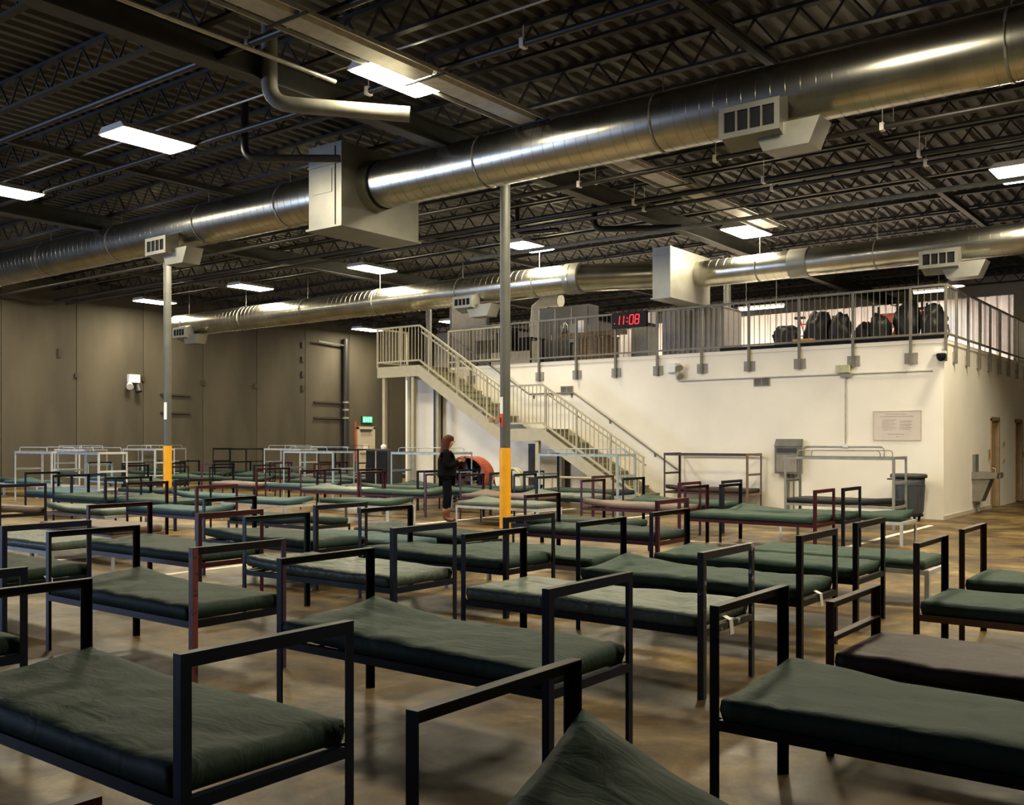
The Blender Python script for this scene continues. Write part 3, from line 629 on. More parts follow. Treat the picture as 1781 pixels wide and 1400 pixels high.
pipe('conduit', [(-11.05, WY - 0.03, 3.2), (-11.05, WY - 0.03, 2.99), (-5.3, WY - 0.03, 2.99)], 0.016, M['conduit'], 'thin conduit running along the white wall below the mezzanine railing', 'conduit', rad=0.12)
pipe('conduit', [(-7.95, WY - 0.03, 1.25), (-7.95, WY - 0.03, 1.46), (-6.25, WY - 0.03, 1.46), (-6.25, WY - 0.03, 1.2)], 0.014, M['conduit'], 'thin arched conduit on the white wall above the grey tall bunk', 'conduit', rad=0.08)
sb = tag(part('socket_box', MB().box(-7.11, -6.99, WY - 0.05, WY - 0.001, 1.44, 1.52), M['whiteplastic']), 'small white socket box at the bottom of the wall conduit', 'socket')
el = thing('emergency_light', 'white twin emergency light on the white wall under the railing', 'light', (-11.1, WY, 3.2))
part('battery_box', MB().box(-0.17, 0.05, -0.10, -0.001, 0, 0.22), M['whiteplastic'], el)
part('lamp_head', MB().cyl((0.16, -0.13, 0.15), (0.22, -0.20, 0.08), 0.06, 0.09, 12), M['plate'], el)
part('lamp_head', MB().cyl((0.12, -0.08, -0.02), (0.22, -0.15, -0.12), 0.05, 0.09, 12), M['plate'], el)
part('arm', MB().beam((0.03, -0.06, 0.12), (0.17, -0.12, 0.14), 0.03, 0.03).beam((0.06, -0.05, 0.05), (0.13, -0.09, -0.03), 0.03, 0.03), M['plate'], el)
dc = thing('dome_camera', 'white dome camera at the corner of the white walls', 'camera', (BX1 - 0.05, WY - 0.2, 3.25))
part('mount_arm', MB().box(-0.12, 0.12, 0.1, 0.199, 0.06, 0.12).box(0.0, 0.12, -0.02, 0.1, 0.07, 0.11), M['whiteplastic'], dc)
part('dome', MB().lathe([(0.09, 0.06), (0.09, 0.0), (0.075, -0.05), (0.04, -0.085), (0.001, -0.095)], 16, (0.06, -0.02, 0)), M['blk'], dc)
# LED clock hung on the railing
ck = thing('digital_clock', 'black digital clock with red digits hanging on the mezzanine railing', 'clock', (-12.26, PY - 0.09, 4.52))
part('case', MB().box(-0.48, 0.48, -0.05, 0.05, -0.19, 0.19), M['blk'], ck)
part('hanging_hook', MB().box(-0.40, -0.36, 0.03, 0.11, 0.16, 0.24).box(0.36, 0.40, 0.03, 0.11, 0.16, 0.24), M['rail'], ck)
SEG = {'a': (0, 1, 'h'), 'g': (0, 0.5, 'h'), 'd': (0, 0, 'h'), 'f': (0, 0.5, 'v'), 'e': (0, 0, 'v'), 'b': (1, 0.5, 'v'), 'c': (1, 0, 'v')}
DIG = {'1': 'bc', '0': 'abcdef', '8': 'abcdefg'}
def digit(ch, x, w_=0.105, h_=0.22, t=0.019):
    mb = MB()
    for s in DIG[ch]:
        ax, az, o_ = SEG[s]; z = -h_ / 2 + az * h_; sl = 0.10 * z
        if o_ == 'h': mb.box(x + sl + t / 2, x + sl + w_ - t / 2, -0.056, -0.0505, z - t / 2, z + t / 2)
        else:
            xx = x + ax * w_; z2 = z + h_ / 2
            mb.prism([(xx - t / 2 + 0.1 * z, z + t * .4), (xx + t / 2 + 0.1 * z, z + t * .4), (xx + t / 2 + 0.1 * z2, z2 - t * .4), (xx - t / 2 + 0.1 * z2, z2 - t * .4)], -0.056, -0.0505, 'y')
    return mb
for ch, x in (('1', -0.365), ('1', -0.245), ('0', 0.025), ('8', 0.18)): part('digit', digit(ch, x), M['led'], ck)
part('colon', MB().box(-0.052, -0.027, -0.056, -0.0505, 0.03, 0.055).box(-0.060, -0.035, -0.056, -0.0505, -0.057, -0.03), M['led'], ck)
part('indicator_dot', MB().box(-0.41, -0.39, -0.056, -0.0505, -0.08, -0.06), M['led'], ck)
# drinking fountain on the side wall
fx = BX1 + 0.001
df = thing('drinking_fountain', 'grey steel drinking fountain on the side wall near the doors', 'fountain', (fx, 23.45, 0))
part('basin', MB().prism([(0, 0.74), (0.50, 0.76), (0.52, 0.88), (0, 0.90)], -0.30, 0.30, 'y'), M['steel'], df)
part('cooler_body', MB().prism([(0, 0.25), (0.18, 0.25), (0.36, 0.739), (0, 0.739)], -0.24, 0.20, 'y'), M['steel'], df)
part('back_panel', MB().box(0, 0.06, -0.22, 0.10, 0.901, 1.28), M['panelgrey'], df)
part('spout', MB().tube([(0.40, 0.1, 0.88), (0.40, 0.1, 0.96), (0.34, 0.1, 0.98)], 0.014, 8), M['steel'], df)
part('push_bar', MB().box(0.521, 0.55, -0.15, 0.15, 0.78, 0.85), M['steel'], df)
part('drain_pipe', MB().cyl((0.08, 0, 0.02), (0.08, 0, 0.25), 0.03, n=10), M['plate'], df)
for y, z, hh, lb in ((24.8, 1.15, 0.22, 'small dark plate beside the first tan door'), (26.4, 1.45, 0.10, 'small switch box between the two doors, upper'), (26.4, 1.05, 0.08, 'small switch box between the two doors, lower'), (28.9, 1.15, 0.14, 'small plate right of the open doorway')):
    tag(part('switch_plate', MB().box(BX1 + 0.001, BX1 + 0.03, y - 0.05, y + 0.05, z, z + hh), M['doorframe']), lb, 'switch')
# trash can on dolly
tc = thing('trash_can', 'round grey-blue plastic trash can on a wheeled dolly by the wall corner', 'trash can', (-5.62, 20.25, 0))
part('body', MB().lathe([(0.001, 0.13), (0.255, 0.13), (0.262, 0.16), (0.30, 0.72), (0.305, 0.86), (0.30, 0.86), (0.29, 0.70), (0.25, 0.17), (0.001, 0.17)], 32), M['can'], tc)
part('rim', MB().lathe([(0.30, 0.85), (0.345, 0.85), (0.35, 0.89), (0.335, 0.925), (0.30, 0.925), (0.295, 0.87), (0.30, 0.85)], 32), M['darkgrey'], tc)
part('reinforcing_band', MB().lathe([(0.296, 0.70), (0.306, 0.705), (0.308, 0.725), (0.299, 0.73)], 32), M['can'], tc)
for k in range(8):
    a = k * PI / 4 + 0.2
    part('rib', MB().beam((0.268 * math.cos(a), 0.268 * math.sin(a), 0.18), (0.299 * math.cos(a), 0.299 * math.sin(a), 0.70), 0.02, 0.014), M['can'], tc)
part('dolly', MB().lathe([(0.001, 0.09), (0.27, 0.09), (0.28, 0.129), (0.001, 0.129)], 24), M['blk'], tc)
for k in range(5):
    a = 2 * PI * k / 5
    part('caster', MB().cyl((0.2 * math.cos(a) - 0.015, 0.2 * math.sin(a), 0.038), (0.2 * math.cos(a) + 0.015, 0.2 * math.sin(a), 0.038), 0.038, n=12).box(0.2 * math.cos(a) - 0.025, 0.2 * math.cos(a) + 0.025, 0.2 * math.sin(a) - 0.02, 0.2 * math.sin(a) + 0.02, 0.06, 0.089), M['blk'], tc)
part('handle', MB().box(-0.40, -0.30, -0.06, 0.06, 0.80, 0.83), M['darkgrey'], tc)

# ------------------------------------------------------------ west wall fixtures
WX = XW
def wy(px_): u = (px_ - 890.5) / 1705; return 33.3 * (0.793 + 0.609 * u) / (0.609 - 0.793 * u)
def wz(px_, py_): u = (px_ - 890.5) / 1705; return 1.6 + 33.3 / (0.609 - 0.793 * u) * (765 - py_) / 1705
def wbox(name, px0, px1, py0, py1, dx, m, label, cat):
    xm = (px0 + px1) / 2
    return tag(part(name, MB().box(WX + 0.001, WX + dx, wy(px0), wy(px1), wz(xm, py1), wz(xm, py0)), m), label, cat)
for k, (x, y) in enumerate(((132, 653), (248, 659), (351, 666), (443, 671))):
    wbox('wall_cleat', x - 2.5, x + 2.5, y - 4, y + 4, 0.06, M['darkblock'], '%s dark cleat from the left on the concrete wall joints' % ('first', 'second', 'third', 'fourth')[k], 'cleat')
for k, y in enumerate((600, 625, 651, 675)):
    wbox('wall_cleat', 523.5, 528, y - 5, y + 5, 0.06, M['darkblock'], 'dark cleat left of the black riser pipe, %s from top' % ('first', 'second', 'third', 'fourth')[k], 'cleat')
for k, y in enumerate((608, 632, 656, 680)):
    wbox('wall_cleat', 598, 601, y - 4, y + 4, 0.06, M['darkblock'], 'dark cleat right of the black riser pipe, %s from top' % ('first', 'second', 'third', 'fourth')[k], 'cleat')
for k, (x0, x1, y) in enumerate(((278, 329, 687), (278, 329, 718), (545, 592, 700), (545, 592, 727), (275, 325, 801))):
    wbox('wall_channel', x0, x1, y - 1.6, y + 1.6, 0.08, M['darkblock'], ('upper dark channel bar behind the left column', 'lower dark channel bar behind the left column', 'upper dark channel bar left of the riser pipe', 'lower dark channel bar left of the riser pipe', 'dark channel bar low on the wall behind the left column')[k], 'bar')
wbox('wall_bracket', 100, 104, 606, 622, 0.05, M['darkblock'], 'short dark bracket high on the wall at far left', 'bracket')
rp = thing('riser_pipe', 'thick black riser pipe standing against the concrete wall', 'pipe', (WX + 0.22, wy(595), 0))
part('pipe_run', MB().cyl((0, 0, 0), (0, 0, wz(595, 590)), 0.13, n=16), M['darkpipe'], rp)
part('upper_arm', MB().beam((0, 0, wz(595, 602)), (0, wy(547) - wy(595), wz(547, 594)), 0.07, 0.07), M['darkpipe'], rp)
for y in (700, 713, 727, 778):
    part('pipe_clamp', MB().cyl((0, 0, wz(595, y) - 0.04), (0, 0, wz(595, y) + 0.04), 0.15, n=16), M['plate'], rp)
hl = thing('wall_floodlight', 'white twin-head light on the left concrete wall', 'light', (WX, wy(230), wz(230, 668)))
part('box', MB().box(0.001, 0.15, -0.22, 0.22, 0.05, 0.35), M['whiteplastic'], hl)
part('lamp_head', MB().cyl((0.1, -0.18, 0.0), (0.25, -0.25, -0.12), 0.08, 0.13, 12), M['whiteplastic'], hl)
part('lamp_head', MB().cyl((0.1, 0.15, -0.02), (0.2, 0.15, -0.28), 0.07, 0.12, 12), M['darkgrey'], hl)
# exit door + sign
dy0, dy1 = wy(622), wy(647)
ed = struct('door_3', MB().box(WX + 0.001, WX + 0.09, dy0 - 0.1, dy0, 0, 2.2).box(WX + 0.001, WX + 0.09, dy1, dy1 + 0.1, 0, 2.2).box(WX + 0.001, WX + 0.09, dy0 - 0.1, dy1 + 0.1, 2.1, 2.22), M['cream'])
dl = part('door_leaf', MB().box(WX + 0.002, WX + 0.06, dy0, dy1, 0.01, 2.1), M['cream'], ed)
part('notice', MB().box(WX + 0.061, WX + 0.07, wy(630), wy(638), 1.05, 1.38), M['whiteplastic'], dl)
part('push_bar', MB().box(WX + 0.061, WX + 0.12, dy0 + 0.1, dy1 - 0.1, 0.95, 1.02), M['plate'], dl)
part('door_closer', MB().box(WX + 0.061, WX + 0.14, dy0 + 0.1, dy1 - 0.15, 2.0, 2.08), M['darkgrey'], dl)
tag(part('fire_stripe', MB().box(WX + 0.001, WX + 0.02, wy(616), wy(619), 0.6, 2.45), M['orange']), 'narrow orange strip on the wall left of the exit door', 'marking')
ex = thing('exit_sign', 'lit green exit sign on the concrete wall above the far door', 'sign', (WX + 0.001, wy(636), wz(636, 735)))
part('housing', MB().box(0, 0.10, -0.33, 0.33, -0.02, 0.30), M['darkgrey'], ex)
part('green_panel', MB().box(0.101, 0.11, -0.30, 0.30, 0.0, 0.28), M['exitgreen'], ex)
tcu = bpy.data.curves.new('exit_text', 'FONT'); tcu.body = 'EXIT'; tcu.size = 0.27; tcu.extrude = 0.003; tcu.align_x = 'CENTER'
to = bpy.data.objects.new('lettering', tcu); COL.objects.link(to)
dg = bpy.context.evaluated_depsgraph_get(); tme = bpy.data.meshes.new_from_object(to.evaluated_get(dg)); bpy.data.objects.remove(to)
lt = link('lettering', tme, M['exitword'], ex, (0.114, 0, 0.045)); lt.rotation_euler = (PI / 2, 0, PI / 2)

# ------------------------------------------------------------ things on the mezzanine floor
MZ = 3.63
def corr(x0, x1, y, z0, z1, pitch=0.16, dp=0.03):
    mb = MB(); pts = []; x = x0
    while x < x1: pts += [(x, y), (x + pitch * 0.5, y), (x + pitch * 0.6, y + dp), (x + pitch * 0.9, y + dp)]; x += pitch
    n = len(pts); mb.add([(a, b, z0) for a, b in pts] + [(a, b, z1) for a, b in pts] + [(a, b + 0.05, z0) for a, b in pts] + [(a, b + 0.05, z1) for a, b in pts],
                         [(i, i + 1, n + i + 1, n + i) for i in range(n - 1)] + [(3 * n + i, 3 * n + i + 1, 2 * n + i + 1, 2 * n + i) for i in range(n - 1)] + [(n + i, n + i + 1, 3 * n + i + 1, 3 * n + i) for i in range(n - 1)])
    return mb
struct('wall_mezzanine_back', corr(-16.8, -5.4, 29.4, MZ, 5.55, 0.30, 0.05), M['corr'])
ctn = thing('storage_container', 'grey corrugated metal container standing behind the mezzanine railing', 'container', (-12.3, 22.35, MZ))
part('side_panel', corr(0, 0.76, 0, 0.02, 1.25, 0.14), M['darkcorr'], ctn); part('side_panel', corr(0.84, 1.6, 0, 0.02, 1.25, 0.14), M['darkcorr'], ctn)
part('roof_panel', MB().box(0, 1.7, 0, 1.1, 1.251, 1.27), M['darkcorr'], ctn); part('end_panel', MB().box(1.64, 1.68, 0.09, 1.1, 0.02, 1.25), M['darkcorr'], ctn); part('end_panel', MB().box(0.0, 0.04, 0.09, 1.1, 0.02, 1.25), M['darkcorr'], ctn)
part('corner_post', MB().box(0.775, 0.835, -0.02, 0.08, 0, 1.24), M['darkgrey'], ctn)
gcb = thing('grey_cabinet', 'narrow grey cabinet left of the corrugated container on the mezzanine', 'cabinet', (-13.25, 22.4, MZ))
part('body', MB().box(0, 0.5, 0, 0.5, 0, 0.95), M['plate'], gcb); part('door', MB().box(0.02, 0.48, -0.02, -0.001, 0.03, 0.92), M['panelgrey'], gcb)
part('shelf_top', MB().box(-0.03, 0.53, -0.03, 0.53, 0.951, 1.02), M['blk'], gcb)
tag(part('white_carton', MB().box(-13.2, -12.75, 22.5, 22.85, MZ + 1.021, MZ + 1.35).box(-13.22, -12.73, 22.48, 22.87, MZ + 1.28, MZ + 1.36), M['corr']), 'pale carton on top of the narrow grey cabinet behind the clock', 'box')
tag(part('white_sheet_panel', corr(-14.2, -13.35, 23.2, MZ, MZ + 1.0, 0.15), M['corr']), 'white ribbed sheet leaning behind the railing below the clock', 'panel')
par = thing('partition_panel', 'tall grey-brown partition panel behind the top of the stairs', 'panel', (-19.3, 22.6, MZ))
part('panel', MB().box(-0.4, 0.95, 0, 0.08, 0.0, 2.1), M['greige'], par); part('edge_post', MB().box(-0.45, -0.401, -0.02, 0.1, 0, 2.15).box(0.951, 1.0, -0.02, 0.1, 0, 2.15), M['darkgrey'], par)
tb = thing('folding_table', 'black table on the mezzanine behind the nearer column', 'table', (-18.1, 21.8, MZ))
part('table_top', MB().box(0, 2.0, 0, 0.7, 0.78, 0.82), M['blk'], tb); part('apron', MB().box(0.02, 1.98, 0.02, 0.05, 0.45, 0.779), M['blk'], tb)
for x in (0.03, 1.93):
    for y_ in (0.05, 0.62): part('leg', MB().box(x, x + 0.04, y_, y_ + 0.04, 0, 0.779), M['blk'], tb)
arm = thing('office_chair', 'black chair at the table behind the mezzanine railing', 'chair', (-16.6, 21.35, MZ))
part('seat', MB().box(-0.25, 0.25, -0.2, 0.25, 0.42, 0.50), M['blk'], arm); part('backrest', MB().box(0.18, 0.26, -0.2, 0.22, 0.501, 0.98), M['blk'], arm)
part('base', MB().cyl((0, 0, 0.06), (0, 0, 0.419), 0.03, n=8).beam((-0.25, 0, 0.04), (0.25, 0, 0.04), 0.04, 0.04).beam((0, -0.25, 0.04), (0, 0.25, 0.04), 0.04, 0.03), M['steel'], arm)
tag(part('cardboard_box', MB().box(-17.5, -17.1, 21.95, 22.3, MZ + 0.821, MZ + 1.0).box(-17.52, -17.08, 21.93, 22.32, MZ + 1.0, MZ + 1.02), M['blk']), 'black box lying on the black mezzanine table', 'box')
lk = thing('locker_bank', 'dark grey lockers with silver trim behind the mezzanine railing', 'locker', (-16.6, 22.9, MZ))
part('body', MB().box(0, 1.7, 0, 0.5, 0, 1.75), M['darkgrey'], lk)
for k in range(3):
    d_ = part('door', MB().box(0.03 + k * 0.56, 0.55 + k * 0.56, -0.025, -0.001, 0.05, 1.7), M['darkgrey'], lk)
    part('trim_strip', MB().box(0.0 + k * 0.56, 0.028 + k * 0.56, -0.035, -0.001, 0.05, 1.7), M['steel'], d_)
    part('handle', MB().box(0.45 + k * 0.56, 0.48 + k * 0.56, -0.05, -0.026, 0.8, 0.95), M['steel'], d_)
fu = thing('exhaust_duct', 'pale grey elbow duct standing behind the mezzanine railing', 'duct', (-17.3, 23.7, MZ))
part('elbow', MB().tube([(0.9, 0, 2.05), (0.35, 0, 2.1), (0.05, 0, 1.9), (0, 0, 1.4), (0, 0, 0.0)], 0.19, 16), M['palepipe'], fu)
part('band', MB().cyl((0, 0, 1.35), (0, 0, 1.5), 0.21, n=16), M['plate'], fu)
wt = thing('white_tank', 'white box unit beside the dark lockers on the mezzanine', 'cabinet', (-15.0, 22.1, MZ))
part('body', MB().box(0, 0.42, 0, 0.4, 0.62, 1.12), M['panelgrey'], wt); part('stand', MB().box(0, 0.42, 0, 0.4, 0.57, 0.619).box(0, 0.04, 0, 0.04, 0, 0.57).box(0.38, 0.42, 0, 0.04, 0, 0.57).box(0, 0.04, 0.36, 0.4, 0, 0.57).box(0.38, 0.42, 0.36, 0.4, 0, 0.57), M['blk'], wt)
cr = thing('wooden_crate', 'slatted wooden crate behind the railing left of the clock', 'crate', (-14.45, 21.5, MZ))
part('frame', MB().box(0, 0.05, 0, 0.6, 0, 0.62).box(0.95, 1.0, 0, 0.6, 0, 0.62).box(0.05, 0.95, 0.57, 0.6, 0, 0.62), M['wood'], cr)
for k in range(8): part('slat', MB().box(0.06 + k * 0.112, 0.15 + k * 0.112, 0.0, 0.02, 0.02, 0.62), M['wood'], cr)
part('lid_board', MB().box(-0.02, 1.02, -0.02, 0.62, 0.621, 0.66), M['wood'], cr)
tag(part('wooden_plank', MB().box(-14.95, -12.9, 21.42, 21.62, MZ + 0.661, MZ + 0.78), M['wood']), 'long wooden plank lying across the slatted crate', 'plank')
tag(part('white_sign_panel', MB().box(-14.5, -14.22, 21.6, 21.63, MZ + 0.781, MZ + 1.12), M['corr']), 'small white panel standing on the wooden plank', 'panel')
tag(part('coffee_urn', MB().lathe([(0.001, 0), (0.10, 0), (0.10, 0.22), (0.06, 0.28), (0.02, 0.34), (0.001, 0.34)], 14, (-14.8, 21.55, MZ + 0.781)), M['steel']), 'shiny steel urn on the left end of the wooden plank', 'urn')
def blob(c, sx, sy, sz, seed, n=14):
    mb = MB(); vs = []; random.seed(seed); o_ = Vector((seed * 3.1, seed * 1.7, 0))
    for i in range(n + 1):
        ph = PI * i / n
        for k in range(2 * n):
            th_ = PI * k / n; d = Vector((math.sin(ph) * math.cos(th_), math.sin(ph) * math.sin(th_), math.cos(ph)))
            r = 1 + 0.28 * noise.noise(d * 1.8 + o_) + 0.12 * noise.noise(d * 5 + o_)
            z = c[2] + sz + d.z * r * sz
            vs.append((c[0] + d.x * r * sx, c[1] + d.y * r * sy, max(z, c[2])))
    mb.add(vs, [(i * 2 * n + k, i * 2 * n + (k + 1) % (2 * n), (i + 1) * 2 * n + (k + 1) % (2 * n), (i + 1) * 2 * n + k) for i in range(n) for k in range(2 * n)], True)
    return mb
for c, s, lb in (((-8.82, 22.0, MZ), (0.30, 0.3, 0.32), 'black bag heap left of the yellow box on the mezzanine'), ((-8.15, 22.2, MZ), (0.30, 0.26, 0.46), 'tallest black bag in the heap above the electrical box'),
                 ((-7.58, 22.0, MZ), (0.24, 0.28, 0.42), 'black bag right of the tallest bag on the mezzanine'), ((-7.03, 22.1, MZ), (0.26, 0.3, 0.30), 'low black bag left of the bright cartons'),
                 ((-5.52, 21.75, MZ), (0.24, 0.34, 0.40), 'black bag in the corner heap, right end'), ((-6.08, 21.9, MZ), (0.27, 0.34, 0.47), 'largest black bag in the corner heap by the railing'), ((-6.62, 21.75, MZ), (0.22, 0.3, 0.36), 'black bag in the corner heap, left end')):
    tag(part('plastic_bag', blob(c, *s, seed=int(abs(c[0] * 10))), M['bag']), lb, 'bag', 'black bags heaped on the mezzanine')
yb = thing('tool_case', 'orange-yellow case on the mezzanine edge between two rail posts', 'case', (-8.05, 21.05, MZ))
part('case_body', MB().box(-0.25, 0.15, 0, 0.22, 0.0, 0.14), M['yellowbox'], yb); part('lid', MB().box(-0.26, 0.16, -0.01, 0.23, 0.141, 0.20), M['yellowbox'], yb); part('handle', MB().tube([(-0.13, 0.1, 0.2), (-0.13, 0.1, 0.27), (0.03, 0.1, 0.27), (0.03, 0.1, 0.2)], 0.012, 6), M['blk'], yb)
sh = thing('shelf_rack', 'dark rack holding bright cartons on the mezzanine', 'rack', (-7.35, 23.5, MZ))
for x in (0, 0.55, 1.1):
    part('upright', MB().box(x, x + 0.04, 0, 0.04, 0, 1.15).box(x, x + 0.04, 0.4, 0.44, 0, 1.15), M['blk'], sh)
for z in (0.15, 0.62): part('shelf_board', MB().box(0.0, 1.14, 0, 0.44, z, z + 0.03), M['yellowbox'] if z > .5 else M['blk'], sh)
for x, z, ww_, h, m, lb in ((0.06, 0.651, 0.42, 0.28, 'orange', 'orange carton on the upper shelf of the mezzanine rack'), (0.60, 0.651, 0.42, 0.30, 'blue', 'blue carton on the upper shelf of the mezzanine rack'), (0.08, 0.181, 0.36, 0.30, 'red', 'red carton on the lower shelf of the mezzanine rack'), (0.62, 0.181, 0.36, 0.26, 'corr', 'white carton on the lower shelf of the mezzanine rack')):
    tag(part('carton', MB().box(-7.35 + x, -7.35 + x + ww_, 23.55, 23.9, MZ + z, MZ + z + h - 0.02).box(-7.35 + x - 0.005, -7.35 + x + ww_ + 0.005, 23.545, 23.905, MZ + z + h - 0.02, MZ + z + h), M[m]), lb, 'box', 'cartons on the mezzanine rack')
def bike(x, y, rz, label):
    t = thing('bicycle', label, 'bicycle', (x, y, MZ), rz)
    for cx, nm in ((-0.5, 'wheel'), (0.5, 'wheel')):
        pts = [(cx + 0.30 * math.cos(a * PI / 12), 0, 0.32 + 0.30 * math.sin(a * PI / 12)) for a in range(25)]
        part(nm, MB().tube(pts, 0.02, 6), M['blk'], t)
    part('frame', MB().tube([(-0.5, 0, 0.32), (-0.05, 0, 0.30), (0.38, 0, 0.72), (-0.18, 0, 0.72), (-0.5, 0, 0.32)], 0.018, 6).tube([(-0.05, 0, 0.3), (-0.2, 0, 0.85)], 0.016, 6).tube([(0.5, 0, 0.32), (0.36, 0, 0.95)], 0.018, 6), M['red'], t)
    part('handlebar', MB().tube([(0.42, -0.26, 1.0), (0.36, -0.18, 0.98), (0.36, 0.18, 0.98), (0.42, 0.26, 1.0)], 0.013, 6), M['steel'], t)
    part('saddle', MB().box(-0.32, -0.08, -0.06, 0.06, 0.85, 0.90), M['blk'], t)
bike(-8.6, 22.75, 0.1, 'bicycle behind the black bags, left of the conduit'); bike(-6.2, 22.75, 2.9, 'bicycle behind the railing near the bright cartons')

# ------------------------------------------------------------ drum fan under the stairs
fan = thing('drum_fan', 'large orange drum fan standing on the floor under the stairs', 'fan', (-15.75, 18.8, 0), 0.28)
def ring_y(r0, r1, y0, y1, n=36, cz=0.66):
    mb = MB(); vs = []
    for (r, y_) in ((r0, y0), (r1, y0), (r1, y1), (r0, y1), (r0, y0)):
        for k in range(n): a = 2 * PI * k / n; vs.append((r * math.cos(a), y_, cz + r * math.sin(a)))
    mb.add(vs, [(g * n + k, g * n + (k + 1) % n, (g + 1) * n + (k + 1) % n, (g + 1) * n + k) for g in range(4) for k in range(n)], False)
    return mb
part('drum_shell', ring_y(0.515, 0.53, -0.30, 0.30), M['orange'], fan)
part('front_rim', ring_y(0.50, 0.545, -0.33, -0.301), M['orange'], fan)
gl = MB()
for r in (0.15, 0.25, 0.35, 0.45):
    pts = [(r * math.cos(2 * PI * k / 24), -0.31, 0.66 + r * math.sin(2 * PI * k / 24)) for k in range(25)]
    for a, b in zip(pts, pts[1:]): gl.beam(a, b, 0.006, 0.006)
for k in range(8):
    a = PI * k / 4; gl.beam((0.05 * math.cos(a), -0.315, 0.66 + 0.05 * math.sin(a)), (0.50 * math.cos(a), -0.315, 0.66 + 0.50 * math.sin(a)), 0.006, 0.006)
part('grille', gl, M['blk'], fan)
part('motor_hub', MB().cyl((0, -0.1, 0.66), (0, 0.3, 0.66), 0.10, n=16), M['darkgrey'], fan)
for k in range(4):
    a = PI / 2 * k + 0.5; c_, s_ = math.cos(a), math.sin(a); p_ = (-s_, c_)
    bl = MB(); vs = [(c_ * 0.1 - p_[0] * .04, -.05, .66 + s_ * .1 - p_[1] * .04), (c_ * .1 + p_[0] * .04, .03, .66 + s_ * .1 + p_[1] * .04), (c_ * .46 + p_[0] * .13, .05, .66 + s_ * .46 + p_[1] * .13), (c_ * .46 - p_[0] * .13, -.07, .66 + s_ * .46 - p_[1] * .13)]
    vs += [(v_[0], v_[1] + .006, v_[2]) for v_ in vs]
    bl.add(vs, [(0, 1, 2, 3), (7, 6, 5, 4), (0, 4, 5, 1), (1, 5, 6, 2), (2, 6, 7, 3), (3, 7, 4, 0)]); part('blade', bl, M['steel'], fan)
part('rear_panel', ring_y(0.11, 0.51, 0.25, 0.26), M['blk'], fan)
part('stand', MB().tube([(-0.58, -0.25, 0.09), (-0.58, 0.1, 0.66), (-0.58, 0.4, 0.09)], 0.02, 8).tube([(0.58, -0.25, 0.09), (0.58, 0.1, 0.66), (0.58, 0.4, 0.09)], 0.02, 8).cyl((-0.58, 0.4, 0.09), (0.58, 0.4, 0.09), 0.02).cyl((-0.58, -0.25, 0.09), (0.58, -0.25, 0.09), 0.02), M['plate'], fan)
for sx in (-0.62, 0.62): part('wheel', MB().cyl((sx - 0.02, 0.4, 0.09), (sx + 0.02, 0.4, 0.09), 0.09, n=16).cyl((sx - 0.02, -0.25, 0.045), (sx + 0.02, -0.25, 0.045), 0.045, n=12), M['blk'], fan)
hs = MB()
hs.tube([(-14.55 + 0.30 * math.cos(k * PI / 10), 18.95 + 0.02 * k / 4, 0.62 + 0.42 * math.sin(k * PI / 10)) for k in range(40)], 0.035, 8)
hcoil = tag(part('hose_coil', hs, M['hose']), 'pale yellow hose coiled upright behind the column, right of the orange fan', 'hose')
hcoil.location = (0, 0, -0.14)
gb = thing('dark_vending_cabinet', 'dark glass-front cabinet under the stair platform', 'cabinet', (-19.0, 18.75, 0))
part('body', MB().box(-0.42, 0.42, 0, 0.55, 0.0, 1.35), M['darkgrey'], gb); part('glass_door', MB().box(-0.38, 0.38, -0.03, -0.001, 0.08, 1.3), M['blk'], gb); part('door_frame', MB().box(-0.02, 0.02, -0.05, -0.031, 0.08, 1.3), M['plate'], gb)
part('white_knob', MB().lathe([(0.001, 0.14), (0.07, 0.10), (0.08, 0.05), (0.06, 0.0)], 12, (0.05, 0.2, 1.351)), M['whiteplastic'], gb)

